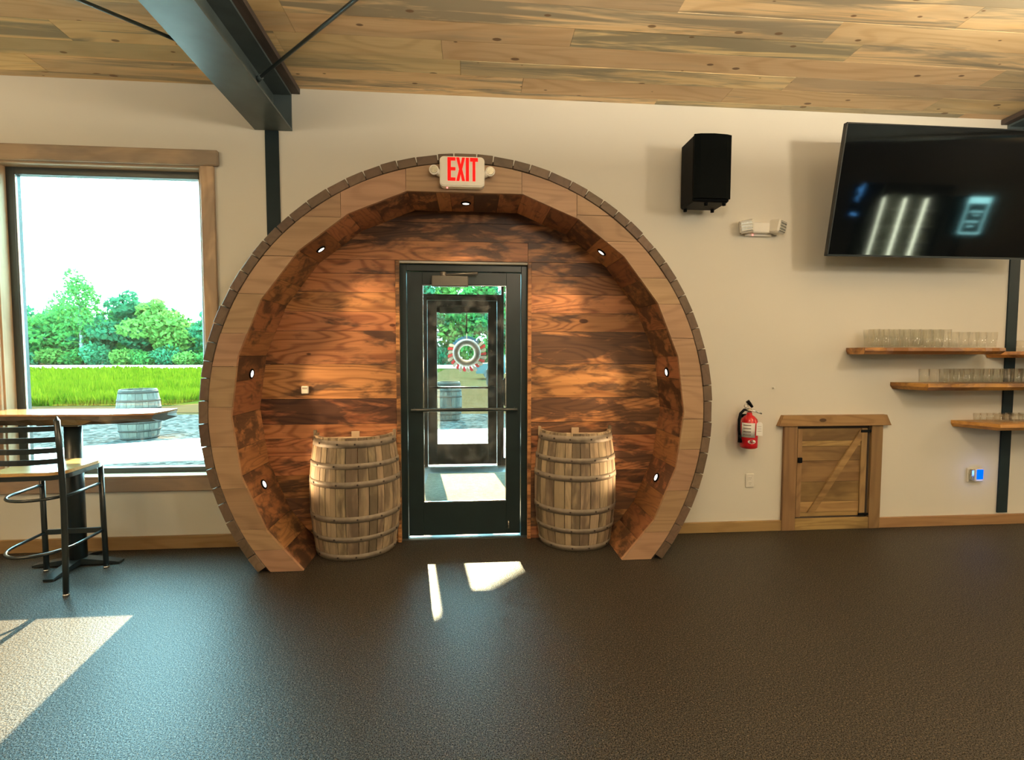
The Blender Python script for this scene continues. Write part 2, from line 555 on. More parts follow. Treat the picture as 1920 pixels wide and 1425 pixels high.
def dup(root, loc=None, rotz=None, label=None, group=None):
    r = root.copy()
    COL.objects.link(r)
    if loc is not None:
        r.location = loc
    if rotz is not None:
        r.rotation_euler = (0, 0, rotz)
    if label:
        r['label'] = label
    if group:
        r['group'] = group
    for ch in list(root.children):
        c = ch.copy()
        COL.objects.link(c)
        c.parent = r
        for g in list(ch.children):
            d = g.copy()
            COL.objects.link(d)
            d.parent = c
    return r


def B(x0, x1, y0, y1, z0, z1, name, mat, parent=None, ch=0.003):
    o = MB().box(x0, x1, y0, y1, z0, z1, ch)
    return o.build(name, mat, parent)


def clip(poly, axis, val, keep_greater):
    out = []
    n = len(poly)
    for i in range(n):
        a, b = poly[i], poly[(i + 1) % n]
        ia = (a[axis] >= val) if keep_greater else (a[axis] <= val)
        ib = (b[axis] >= val) if keep_greater else (b[axis] <= val)
        if ia:
            out.append(a)
        if ia != ib:
            t = (val - a[axis]) / (b[axis] - a[axis])
            out.append(tuple(a[k] + t * (b[k] - a[k]) for k in range(2)))
    res = []
    for p in out:
        if not res or math.hypot(p[0] - res[-1][0], p[1] - res[-1][1]) > 1e-5:
            res.append(p)
    if len(res) > 1 and math.hypot(res[0][0] - res[-1][0], res[0][1] - res[-1][1]) < 1e-5:
        res.pop()
    return res


def clipbox(poly, x0, x1, z0, z1):
    for ax, v, g in ((0, x0, True), (0, x1, False), (1, z0, True), (1, z1, False)):
        if len(poly) < 3:
            return []
        poly = clip(poly, ax, v, g)
    return poly if len(poly) >= 3 else []


# ---------------------------------------------------------------- room shell
RX0, RX1, RY = -6.0, 14.5, -8.7
CEIL_Z, SLOPE = 3.461, 0.04
tag(MB().box(RX0, RX1, RY, 0.2, -0.12, 0.0).build('floor', 'floor'), kind='structure')

# front wall with openings: window, entry door
WX0, WX1, WZ0, WZ1 = -3.41, -1.985, 0.555, 2.866
DX0, DX1, DZ = -0.555, 0.462, 2.19
w = MB()
for a in ((RX0, WX0, 0, 3.9), (WX0, WX1, 0, WZ0), (WX0, WX1, WZ1, 3.9), (WX1, DX0, 0, 3.9), (DX0, DX1, DZ, 3.9), (DX1, RX1, 0, 3.9)):
    w.box(a[0], a[1], 0.0, 0.2, a[2], a[3])
tag(w.build('wall_front', 'wall'), 'cream painted wall around the round wooden entry', kind='structure')
tag(MB().box(RX0 - 0.15, RX0, RY, 0.2, 0, 3.95).build('wall_left', 'wall'), kind='structure')
tag(MB().box(RX1, RX1 + 0.15, RY, 0.2, 0, 3.95).build('wall_right', 'wall'), kind='structure')
tag(MB().box(RX0, RX1, RY - 0.15, RY, 0, 3.95).build('wall_back', 'wall_dark'), kind='structure')

# ceiling: slab + real planks over the visible strip
ceil = struct('ceiling', 'sloping ceiling of knotty pine boards')


def cz(y):
    return CEIL_Z - SLOPE * y


MB().add([(RX0 - .1, 0.2, cz(0.2) + 0.02), (RX1 + .1, 0.2, cz(0.2) + 0.02), (RX1 + .1, RY - .1, cz(RY) + 0.02), (RX0 - .1, RY - .1, cz(RY) + 0.02),
          (RX0 - .1, 0.2, cz(0.2) + 0.3), (RX1 + .1, 0.2, cz(0.2) + 0.3), (RX1 + .1, RY - .1, cz(RY) + 0.3), (RX0 - .1, RY - .1, cz(RY) + 0.3)],
         [(0, 1, 2, 3), (7, 6, 5, 4), (0, 4, 5, 1), (1, 5, 6, 2), (2, 6, 7, 3), (3, 7, 4, 0)]).build('ceiling_deck', 'ceil', ceil)
rows = [0.0, -0.07, -0.265, -0.43, -0.625, -0.80, -0.985, -1.17, -1.36, -1.55, -1.74, -1.93, -2.12, -2.31, -2.5]
for i in range(len(rows) - 1):
    y1, y0 = rows[i] - 0.0012, rows[i + 1] + 0.0012
    x = RX0 - random.uniform(0, 2)
    while x < 8.5:
        L = random.choice((1.2, 1.8, 2.4, 3.0, 3.6)) * random.uniform(0.85, 1.1)
        xa, xb = max(x, RX0) + 0.001, min(x + L, 8.5) - 0.001
        x += L
        if xb - xa < 0.1:
            continue
        dz = random.uniform(-0.0015, 0.0015)
        v = []
        for z in (0.0, 0.022):
            v += [(xa, y1, cz(y1) + z + dz), (xb, y1, cz(y1) + z + dz), (xb, y0, cz(y0) + z + dz), (xa, y0, cz(y0) + z + dz)]
        MB().add(v, [(0, 1, 2, 3), (7, 6, 5, 4), (0, 4, 5, 1), (1, 5, 6, 2), (2, 6, 7, 3), (3, 7, 4, 0)]).build('plank', 'ceil', ceil)

# baseboards
tag(B(RX0, -1.30, -0.022, 0, 0, 0.100, 'baseboard_left', 'base'), kind='structure')
tag(B(1.30, 2.606, -0.022, 0, 0, 0.088, 'baseboard_center', 'base'), kind='structure')
tag(B(3.486, RX1, -0.022, 0, 0, 0.088, 'baseboard_right', 'base'), kind='structure')


# steel roof beams, with wooden nailer boards, and flush columns
def roof_beam(cx, label):
    t = thing('roof_beam', label, 'beam', (cx, -0.005, 3.14), 'steel roof beams')
    y0, y1 = -6.5, -0.005
    s1 = 0.03

    def slab(xa, xb, za, zb, s, name, mat, ya=y0, yb=y1):
        v = []
        for z in (za, zb):
            v += [(xa, yb, z - s * yb), (xb, yb, z - s * yb), (xb, ya, z - s * ya), (xa, ya, z - s * ya)]
        v = [(p[0], p[1] + 0.005, p[2] - 3.14) for p in v]
        return MB().add(v, [(0, 1, 2, 3), (7, 6, 5, 4), (0, 4, 5, 1), (1, 5, 6, 2), (2, 6, 7, 3), (3, 7, 4, 0)]).build(name, mat, t)
    slab(-0.135, 0.135, 3.146, 3.160, s1, 'bottom_flange', 'steel')
    slab(-0.008, 0.008, 3.160, 3.405, s1, 'web', 'steel')
    slab(-0.135, 0.135, 3.400, 3.416, SLOPE, 'top_flange', 'steel')
    slab(-0.196, 0.196, 3.417, 3.455, SLOPE, 'nailer_board', 'joist')
    slab(-0.135, 0.135, 3.160, 3.400, 0, 'end_plate', 'steel', -0.02, -0.006)
    return t


roof_beam(-1.456, 'black steel roof beam running over the window side of the arch')
roof_beam(4.652, 'black steel roof beam at the television corner')


def column(cx, label, z1):
    t = thing('steel_column', label, 'column', (cx, -0.006, 0.0), 'steel wall columns')
    MB().box(-0.049, 0.049, -0.006, 0.006, 0.101, z1, 0.002).build('flange', 'colsteel', t)
    return t


column(-1.47, 'black steel column strip behind the barrel arch under the roof beam', 3.144)
column(4.651, 'black steel column strip behind the glass shelves', 3.144)


def rod(a, b, label):
    t = thing('brace_rod', label, 'rod', a, 'roof brace rods')
    a, b = Vector(a), Vector(b)
    d = (b - a).normalized()
    MB().tube([(0, 0, 0), (b - a)[:]], 0.011, 8).build('rod', 'steel', t)
    MB().tube([(d * -0.01)[:], (d * 0.05)[:]], 0.018, 6).build('end_nut', 'steel', t)


rod((-1.443, -0.30, 3.36), (0.62, -2.25, 3.45), 'thin black brace rod rising to the right of the beam')
rod((-1.469, -0.42, 3.36), (-3.6, -2.3, 3.45), 'thin black brace rod left of the beam')

# ---------------------------------------------------------------- window
win = struct('window_1', 'large picture window with dark frame beside the arch')
fr = 0.062
yA, yB = 0.085, 0.15
B(WX0, WX0 + fr, yA, yB, WZ0, WZ1, 'window_frame', 'winalu', win)
B(WX1 - fr, WX1, yA, yB, WZ0, WZ1, 'window_frame', 'winalu', win)
B(WX0 + fr, WX1 - fr, yA, yB, WZ0, WZ0 + 0.052, 'window_frame', 'winalu', win)
B(WX0 + fr, WX1 - fr, yA, yB, WZ1 - 0.062, WZ1, 'window_frame', 'winalu', win)
for x in (WX0 + fr, WX1 - fr - 0.008):
    B(x, x + 0.008, 0.092, 0.110, WZ0 + 0.052, WZ1 - 0.062, 'glazing_bead', 'silver', win, 0.001)
MB().box(WX0 + fr, WX1 - fr, 0.115, 0.121, WZ0 + 0.052, WZ1 - 0.062).build('glass', 'glass', win)
B(WX0 - 0.005, WX0 + 0.012, -0.002, 0.085, WZ0, WZ1, 'jamb', 'trim', win, 0.001)
B(WX1 - 0.012, WX1 + 0.005, -0.002, 0.085, WZ0, WZ1, 'jamb', 'trim', win, 0.001)
B(WX0, WX1, -0.002, 0.085, WZ1 - 0.012, WZ1 + 0.005, 'jamb', 'trimx', win, 0.001)
B(WX0, WX1, -0.03, 0.085, WZ0 - 0.005, WZ0 + 0.012, 'sill', 'trimx', win, 0.002)
tag(B(WX0 - 0.16, -1.850, -0.034, 0, 2.868, 2.980, 'trim_1', 'trimx', None, 0.008), 'weathered wooden header board over the window', kind='structure')
tag(B(-1.982, -1.886, -0.024, 0, 0.553, 2.867, 'trim_2', 'trim', None, 0.004), 'wooden window casing beside the arch', kind='structure')
tag(B(WX0 - 0.10, WX0, -0.024, 0, 0.553, 2.867, 'trim_3', 'trim', None, 0.004), 'wooden window casing at the far left', kind='structure')
tag(B(WX0 - 0.13, -1.86, -0.028, 0, 0.446, 0.549, 'trim_4', 'trimx', None, 0.004), 'wooden apron board under the window', kind='structure')

# ---------------------------------------------------------------- barrel arch entry
AX, AZ, RO, RF = -0.03, 1.065, 1.765, 1.702
YF = -0.50
arch = thing('barrel_arch', 'large round wooden barrel end framing the entry door', 'archway', (AX, -0.25, 0))
AO = (AX, -0.25, 0)


def apart(mb, name, mat):
    mb.v = [(p[0] - AO[0], p[1] - AO[1], p[2] - AO[2]) for p in mb.v]
    return mb.build(name, mat, arch)


def pol(r, a):  # a in degrees from the top, clockwise
    return (AX + r * math.sin(math.radians(a)), AZ + r * math.cos(math.radians(a)))


# outer staves laid along the rim
amax = math.degrees(math.acos(-AZ / RO))
ang = -amax
slat_i = 0
edges_ = [ang]
while ang < amax - 2.5:
    ang += math.degrees(random.uniform(0.105, 0.160) / RO)
    edges_.append(min(ang, amax))
edges_[-1] = amax
for a, b in zip(edges_[:-1], edges_[1:]):
    mid, half = (a + b) / 2, math.radians(b - a) / 2
    wd = RO * math.tan(half) - 0.004
    hz = random.uniform(-0.003, 0.003)
    mb = MB().box(-wd, wd, -0.255 + random.uniform(-0.004, 0.002), 0.248, RF - AZ * 0 + 0.002, RO - 0.002 + hz, 0.003)
    o = mb.build('slat', 'slat', arch)
    o.location = (0, 0, AZ)
    o.rotation_euler = (0, math.radians(mid), 0)
    if abs(mid) > amax - 6:      # trim the lowest slats at the floor
        me = o.data
        ca, sa = math.cos(math.radians(mid)), math.sin(math.radians(mid))
        for p in me.vertices:
            z = AZ - p.co.x * sa + p.co.z * ca
            if z < 0.001:
                p.co.x += (z - 0.001) / sa

# inner polygon
inner_ang = [-134.6, -120, -105, -90, -75, -60, -45, -30, -14.45, 14.45, 30, 45, 60, 75, 90, 105, 120, 134.6]


def inner_pts(r):
    out = []
    for a in inner_ang:
        out.append(pol(r, a))
    return out


RI = 1.560
core = MB()
outp = [pol(RF + 0.036, a) for a in np.linspace(-128.5, 128.5, 90)]
inp = [pol(RI + 0.035, a) for a in np.linspace(-132.0, 132.0, 90)]
core.prism([(p[0], max(p[1], 0.001)) for p in outp + inp[::-1]], 'Y', -0.474, -0.024)
apart(core, 'core_ring', 'core')

# face boards: horizontal planks cut to the ring
afl = math.degrees(math.acos(-AZ / RF))
right_ring = [pol(RF, a) for a in np.linspace(0, afl, 60)] + [p for p in inner_pts(RI)[::-1] if p[0] > AX] + [(AX, AZ + RI * math.cos(math.radians(14.45)))]
right_ring = [p if p[1] > 0 else (p[0], 0.0) for p in right_ring]
# extend the inner edge to the floor line
left_ring = [(2 * AX - p[0], p[1]) for p in right_ring][::-1]
whole_top = [pol(RF, a) for a in np.linspace(-40, 40, 50)] + [p for p in inner_pts(RI)[::-1] if abs(p[0] - AX) < 1.11 and p[1] > 2.0]
GAP = 0.0012


def face_piece(poly):
    if len(poly) >= 3:
        d = random.uniform(-0.0025, 0.0025)
        apart(MB().prism(poly, 'Y', YF + d, YF + 0.024), 'face_plank', 'face')


face_piece(clipbox(whole_top, -0.428 + GAP, 0.352 - GAP, 2.4, 3))
for ring, s in ((right_ring, 1), (left_ring, -1)):
    xa, xb = (0.352, 0.735) if s > 0 else (-0.735 - 0.12, -0.428)
    face_piece(clipbox(ring, min(xa, xb) + GAP, max(xa, xb) - GAP, 0.0, 3))
    zs = [0.002, 0.155, 0.30, 0.58, 0.865, 1.13, 1.40, 1.62, 1.88, 2.13, 2.39, 3.0] if s < 0 else [0.002, 0.20, 0.50, 0.80, 1.02, 1.33, 1.60, 1.84, 2.02, 2.27, 2.445, 3.0]
    lim = xb if s > 0 else xa
    for z0, z1 in zip(zs[:-1], zs[1:]):
        p = clipbox(ring, (lim + GAP) if s > 0 else -9, 9 if s > 0 else (lim - GAP), z0 + GAP, z1 - GAP)
        face_piece(p)
        zi = z1

# soffit: planks running front to back inside the rim
ip = [(a, pol(RI + 0.006, a)) for a in inner_ang]
for (a0, p0), (a1, p1) in zip(ip[:-1], ip[1:]):
    L = math.hypot(p1[0] - p0[0], p1[1] - p0[1])
    nseg = max(2, round(L / 0.17))
    cuts = sorted([0, 1] + [(k + random.uniform(-0.22, 0.22)) / nseg for k in range(1, nseg)])
    q0, q1 = pol(RI + 0.030, a0), pol(RI + 0.030, a1)
    for c0, c1 in zip(cuts[:-1], cuts[1:]):
        e = 0.0012 / L
        c0 += e
        c1 -= e
        lift = random.uniform(0, 0.003)
        P = lambda a, b, t: (a[0] + (b[0] - a[0]) * t, a[1] + (b[1] - a[1]) * t)
        quad = [P(p0, p1, c0), P(p0, p1, c1), P(q0, q1, c1), P(q0, q1, c0)]
        nx = (AX - (quad[0][0] + quad[1][0]) / 2)
        nz = (AZ - (quad[0][1] + quad[1][1]) / 2)
        ll = math.hypot(nx, nz)
        quad = [(q[0] + nx / ll * lift, q[1] + nz / ll * lift) if k < 2 else q for k, q in enumerate(quad)]
        quad = [(q[0], max(q[1], 0.001)) for q in quad]
        apart(MB().prism(quad, 'Y', -0.476, -0.024), 'soffit_plank', 'soffit')

# back panel of burnt horizontal boards around the door
disc = [pol(1.60, a) for a in np.linspace(-180, 179, 120)]
DTL, DTR = DX0 + 0.012, DX1 - 0.012
zs = [0.002, 0.10, 0.219, 0.368, 0.547, 0.699, 0.834, 0.943, 1.139, 1.405, 1.661, 1.808, 1.956, 2.098, 2.205, 2.353, 2.494, 2.70]
for z0, z1 in zip(zs[:-1], zs[1:]):
    spans = [(-3, 3)] if z0 >= 2.2 else [(-3, DTL - 0.03), (DTR + 0.03, 3)]
    if z0 > 2.2 and z1 < 2.4:
        spans = [(-3, 0.452), (0.452, 3)]
    for xa, xb in spans:
        p = clipbox(disc, xa + GAP, xb - GAP, z0 + GAP, z1 - GAP)
        if len(p) >= 3:
            d = random.uniform(-0.002, 0.002)
            apart(MB().prism(p, 'Y', -0.020 + d, -0.001), 'panel_board', 'panel')
# thin trim strips at the door opening
for xa, xb in ((DTL - 0.029, DTL - 0.001), (DTR + 0.001, DTR + 0.029)):
    apart(MB().box(xa, xb, -0.034, -0.001, 0.002, 2.203, 0.002), 'door_trim', 'panel')

# puck lights in the soffit
for i, (a, lab) in enumerate(((0, 'small round puck light at the very top of the arch'), (-41.5, 'small round puck light high on the window side of the arch'),
                              (40.5, 'small round puck light high on the speaker side of the arch'), (-79.7, 'small round puck light on the window side of the arch at eye level'),
                              (79.5, 'small round puck light on the speaker side of the arch at eye level'), (-109.7, 'small round puck light low in the arch beside the barrel near the window'),
                              (110.0, 'small round puck light low in the arch beside the barrel near the extinguisher'))):
    k = [j for j in range(len(inner_ang) - 1) if inner_ang[j] <= a <= inner_ang[j + 1]][0]
    pa, pb = pol(RI + 0.006, inner_ang[k]), pol(RI + 0.006, inner_ang[k + 1])
    nrm = Vector((-(pb[1] - pa[1]), 0, pb[0] - pa[0])).normalized()
    ra = Vector((math.sin(math.radians(a)), 0, math.cos(math.radians(a))))
    if nrm.dot(ra) > 0:
        nrm = -nrm
    tt = (Vector((pa[0], 0, pa[1])) - Vector((AX, 0, AZ))).dot(nrm) / ra.dot(nrm)
    pos = Vector((AX, -0.25, AZ)) + ra * tt + nrm * 0.001
    t = thing('puck_light', lab, 'light', pos, 'puck lights in the arch')
    t.rotation_euler = nrm.to_track_quat('Z', 'Y').to_euler()
    MB().lathe([(0.024, 0.0), (0.036, 0.0), (0.038, 0.004), (0.034, 0.009), (0.026, 0.009), (0.024, 0.004)], 24).build('bezel', 'blk', t)
    MB().lathe([(0.0, 0.007), (0.025, 0.006), (0.026, 0.001)], 20).build('lens', 'puck', t)
    sd = bpy.data.lights.new('puck_beam', 'SPOT')
    sd.energy = PUCK_W
    sd.color = PUCK_COL
    sd.spot_size = math.radians(92)
    sd.spot_blend = 0.7
    sd.shadow_soft_size = 0.025
    so = bpy.data.objects.new('puck_beam', sd)
    COL.objects.link(so)
    so.parent = t
    so.location = (0, 0, 0.014)
    so.rotation_euler = (PI, 0, 0)


# ---------------------------------------------------------------- half barrels
def stave_profile(h, rb, rm, z):
    u = 2 * z / h - 1
    return rb + (rm - rb) * (1 - u * u)


def make_barrel(name, label, loc, wood_mat='barrel', h=0.885, rb=0.275, rm=0.325, half=True, ns=14, group=None, rotz=0.0):
    t = thing(name, label, 'barrel', loc, group, rotz)
    a0, a1 = (-PI, 0.0) if half else (0, 2 * PI)
    ws = [random.uniform(0.75, 1.3) for _ in range(ns)]
    tot = sum(ws)
    a = a0
    nz = 10
    for wv in ws:
        b = a + (a1 - a0) * wv / tot
        e = 0.0022 / rm
        v = []
        off = random.uniform(-0.0015, 0.0015)
        for k in range(nz + 1):
            z = h * k / nz
            r = stave_profile(h, rb, rm, z) + off
            for rr, an in ((r, a + e), (r + 0.0012, (a + b) / 2), (r, b - e), (r - 0.022, b - e), (r - 0.022, a + e)):
                v.append((rr * math.cos(an), rr * math.sin(an), z))
        f = []
        for k in range(nz):
            for j in range(5):
                j2 = (j + 1) % 5
                f.append((k * 5 + j, k * 5 + j2, (k + 1) * 5 + j2, (k + 1) * 5 + j))
        f += [(0, 1, 2, 3, 4), tuple(nz * 5 + j for j in range(5))[::-1]]
        MB().add(v, f).build('stave', wood_mat, t)
        a = b
    for zf, wd in ((0.026, 0.044), (0.180, 0.038), (0.347, 0.044), (0.630, 0.044), (0.778, 0.038), (0.952, 0.050)):
        zc_ = zf * h
        pr = []
        for z in (zc_ - wd / 2, zc_ + wd / 2):
            z = min(max(z, 0.001), h - 0.001)
            pr.append((stave_profile(h, rb, rm, z) + 0.0045, z))
        prof = [(pr[0][0] - 0.004, pr[0][1]), pr[0], pr[1], (pr[1][0] - 0.004, pr[1][1])]
        hp = MB().lathe(prof, 40, a0, a1).build('hoop', 'hoop' if wood_mat == 'barrel' else 'outhoop', t)
        rv = MB()
        for k in range(6 if half else 8):
            an = a0 + (a1 - a0) * (k + 0.5 + random.uniform(-.15, .15)) / (6 if half else 8)
            r = stave_profile(h, rb, rm, zc_) + 0.005
            c = Vector((r * math.cos(an), r * math.sin(an), zc_))
            n = Vector((math.cos(an), math.sin(an), 0))
            rv.tube([(c - n * 0.002)[:], (c + n * 0.004)[:]], 0.007, 7, smooth=False)
        tag(rv.build('rivets', 'rivet', hp), kind='stuff')
    for z, nm in ((h - 0.035, 'head'), (0.03, 'bottom_head')):
        n = 30
        r = stave_profile(h, rb, rm, z) - 0.012
        poly = [(r * math.cos(a0 + (a1 - a0) * k / n), r * math.sin(a0 + (a1 - a0) * k / n)) for k in range(n + (1 if half else 0))]
        MB().prism(poly, 'Z', z - 0.02, z).build(nm, 'barrelhead' if wood_mat == 'barrel' else wood_mat, t)
    if half:   # chunky chime stubs at both back corners
        for s in (-1, 1):
            MB().box(s * (rb + 0.004) - 0.014, s * (rb + 0.004) + 0.010, -0.02, -0.002, h - 0.05, h + 0.022, 0.003).build('chime_stub', 'barrel', t)
        MB().box(-0.03, 0.03, -0.012, -0.001, h - 0.036, h + 0.008, 0.002).build('cleat', 'barrelhead', t)
    return t


make_barrel('half_barrel', 'old oak half barrel with rusty hoops between the window-side rim and the door', (-0.880, -0.058, 0), 'barrel', 0.885, 0.292, 0.334, group='half barrels beside the door')
make_barrel('half_barrel', 'old oak half barrel with rusty hoops on the extinguisher side of the door', (0.832, -0.036, 0), 'barrel', 0.892, 0.280, 0.325, group='half barrels beside the door')

# ---------------------------------------------------------------- entry doors


def glazed_door(name, label, x0, x1, y, mat, frame_top, closer_left, z_bar, glass):
    """frame outer x0..x1, leaf inside; y = room-side face"""
    d = struct(name, label)
    f = 0.050
    B(x0, x0 + f, y, y + 0.11, 0, frame_top, 'door_frame', mat, d)
    B(x1 - f, x1, y, y + 0.11, 0, frame_top, 'door_frame', mat, d)
    B(x0 + f, x1 - f, y, y + 0.11, frame_top - f, frame_top, 'door_frame', mat, d)
    lx0, lx1, lz0, lz1 = x0 + f + 0.004, x1 - f - 0.004, 0.020, frame_top - f - 0.004
    gx0, gx1, gz0, gz1 = x0 + 0.172, x1 - 0.168, 0.29, 2.030
    ya, yb = y + 0.015, y + 0.060
    leaf = MB()
    leaf.box(lx0, gx0, ya, yb, lz0, lz1, 0.002).box(gx1, lx1, ya, yb, lz0, lz1, 0.002)
    leaf.box(gx0, gx1, ya, yb, lz0, gz0, 0.002).box(gx0, gx1, ya, yb, gz1, lz1, 0.002)
    leaf.build('door_leaf', mat, d)
    MB().box(gx0, gx1, ya + 0.02, ya + 0.026, gz0, gz1).build('glass', glass, d)
    for a in ((gx0, gx0 + 0.006, gz0, gz1), (gx1 - 0.006, gx1, gz0, gz1), (gx0, gx1, gz0, gz0 + 0.006), (gx0, gx1, gz1 - 0.006, gz1)):
        B(a[0], a[1], ya + 0.004, ya + 0.02, a[2], a[3], 'glazing_bead', 'silver', d, 0.001)
    # push bar
    pb = MB().tube([(lx0 + 0.03, ya - 0.055, z_bar), (lx1 - 0.03, ya - 0.055, z_bar)], 0.014, 10).build('push_bar', mat, d)
    for xx in (lx0 + 0.05, lx1 - 0.05):
        MB().tube([(xx, ya - 0.055, z_bar), (xx, ya, z_bar)], 0.012, 8).build('bar_bracket', mat, pb)
    # closer
    cl = B(closer_left, closer_left + 0.285, ya - 0.055, ya, 2.012, 2.095, 'door_closer', 'grey', d, 0.006)
    MB().tube([(closer_left + 0.09, ya - 0.03, 2.10), (closer_left + 0.36, ya - 0.06, 2.115)], 0.009, 6, flat=1.6).build('closer_arm', 'grey', cl)
    MB().lathe([(0.0, 0.03), (0.022, 0.03), (0.026, 0.0)], 14, cx=closer_left + 0.09, cy=ya - 0.028, cz=2.095).build('closer_pivot', 'grey', cl)
    # outside pull handle
    hx = lx1 - 0.075 if name == 'door_1' else lx1 - 0.075
    MB().tube([(gx1 + 0.005, yb, 1.06), (gx1 - 0.012, yb + 0.06, 1.08), (gx1 - 0.012, yb + 0.06, 1.27), (gx1 + 0.005, yb, 1.29)], 0.012, 8).build('pull_handle', mat, d)
    return d, (lx0, lx1, ya, yb)


glazed_door('door_1', 'dark framed glass entry door inside the barrel arch', DX0 + 0.006, DX1 - 0.006, 0.035, 'alu', 2.183, -0.30, 1.045, 'doorglass')
d1 = bpy.data.objects['door_1']
MB().tube([(0.305, 0.045, 0.13), (0.305, 0.035, 0.115), (0.305, 0.03, 0.07)], 0.006, 6).build('door_stop', 'chrome', d1)
tag(MB().box(DX0, DX1, 0.0, 0.2, 0.0, 0.006).build('trim_5', 'winalu'), 'flat metal threshold under the entry door', kind='structure')

# vestibule beyond the entry door
VX0, VX1, VY = -1.02, 0.98, 2.62
tag(MB().box(VX0 - 0.1, VX1 + 0.1, 0.2, VY + 0.15, -0.12, 0.0).build('floor_vestibule', 'tile'), kind='structure')
v = MB()
v.box(VX0 - 0.12, VX0, 0.2, VY + 0.15, 0, 2.75)
tag(v.build('wall_vestibule_left', 'alu2'), kind='structure')
v = MB().box(VX1, VX1 + 0.12, 0.2, VY + 0.15, 0, 2.75)
tag(v.build('wall_vestibule_right', 'alu2'), kind='structure')
tag(MB().box(VX0 - 0.12, VX1 + 0.12, 0.2, VY + 0.15, 2.62, 2.75).build('ceiling_vestibule', 'alu2'), kind='structure')
glazed_door('door_2', 'outer glass door seen through the entry door', -0.612, 0.402, VY, 'alu2', 2.235, -0.40, 1.045, 'doorglass')
sf = struct('window_2', 'narrow sidelights and transom around the outer door')
for xa, xb in ((VX0, VX0 + 0.05), (-0.655, -0.614), (0.404, 0.440), (VX1 - 0.05, VX1)):
    B(xa, xb, VY, VY + 0.11, 0, 2.62, 'mullion', 'alu2', sf)
for xa, xb in ((VX0 + 0.05, -0.655), (0.440, VX1 - 0.05)):
    B(xa, xb, VY, VY + 0.11, 0, 0.10, 'rail', 'alu2', sf)
    MB().box(xa, xb, VY + 0.05, VY + 0.056, 0.10, 2.56).build('glass', 'glass', sf)
B(-0.614, 0.404, VY, VY + 0.11, 2.237, 2.262, 'rail', 'alu2', sf)
B(VX0 + 0.05, VX1 - 0.05, VY, VY + 0.11, 2.56, 2.62, 'rail', 'alu2', sf)
MB().box(-0.614, 0.404, VY + 0.05, VY + 0.056, 2.262, 2.56).build('glass', 'glass', sf)
dm = MB().box(-0.52, 0.52, 1.02, 2.20, 0.0, 0.012, 0.003).build('door_mat', 'matweave', origin=(0, 1.6, 0))
tag(dm, 'tan woven door mat on the vestibule floor', 'mat')

# wreath hanging on the outside of the outer door
wr = thing('wreath', 'grey ring wreath with red, white and blue ribbons on the outer door', 'wreath', (-0.049, VY + 0.085, 1.50))
MB().tube([(0.142 * math.cos(a), 0, 0.142 * math.sin(a)) for a in np.linspace(0, 2 * PI, 40, endpoint=False)], 0.047, 10, closed=True, flat=1.0).build('ring', 'wreath', wr)
for i in range(30):
    a = 2 * PI * i / 30 + 0.1
    dirv = Vector((math.cos(a), 0, math.sin(a)))
    up = math.sin(a) > 0.62
    mt = 'wblue' if up else ('wred' if i % 2 else 'wwhite')
    tng = Vector((-dirv.z, 0, dirv.x))
    r0, r1 = 0.172, (0.215 if up else random.uniform(0.235, 0.265))
    lean = tng * 0.02
    p = [dirv * r0 - tng * 0.013, dirv * r0 + tng * 0.013, dirv * r1 + tng * 0.022 + lean, dirv * (r1 + .012) + lean, dirv * r1 - tng * 0.022 + lean]
    mb = MB()
    vv = [q + Vector((0, 0.012, 0)) for q in p] + [q + Vector((0, 0.03, 0)) for q in p]
    mb.add([q[:] for q in vv], [(0, 1, 2, 3, 4), (9, 8, 7, 6, 5)] + [(k, (k + 1) % 5, 5 + (k + 1) % 5, 5 + k) for k in range(5)])
    mb.build('ribbon', mt, wr)
MB().box(-0.006, 0.006, -0.004, 0.004, 0.18, 0.26).build('white_hook', 'wwhite', wr)
MB().box(-0.008, 0.008, -0.004, 0.004, 0.26, 0.56).build('hanger_strap', 'blk', wr)


# ---------------------------------------------------------------- exit sign on the arch
ex = thing('exit_sign', 'white emergency exit sign with red EXIT letters on top of the arch', 'sign', (-0.051, YF - 0.004, 2.693))


def rrect(w, h, r, n=5):
    out = []
    for cx, cy, a in ((w / 2 - r, h / 2 - r, 0), (-w / 2 + r, h / 2 - r, 90), (-w / 2 + r, -h / 2 + r, 180), (w / 2 - r, -h / 2 + r, 270)):
        for k in range(n + 1):
            an = math.radians(a + 90 * k / n)
            out.append((cx + r * math.cos(an), cy + r * math.sin(an)))
    return out


MB().prism(rrect(0.296, 0.196, 0.028), 'Y', -0.048, 0.0).build('housing', 'white', ex)
MB().prism(rrect(0.282, 0.182, 0.022), 'Y', -0.053, -0.048).build('face_plate', 'white', ex)


def letter(polys, x, w, z0=-0.062, h=0.152):
    mb = MB()
    for p in polys:
        mb.prism([(x + a * w, z0 + b * h) for a, b in p], 'Y', -0.0555, -0.053)
    mb.build('letter', 'exitred', ex)


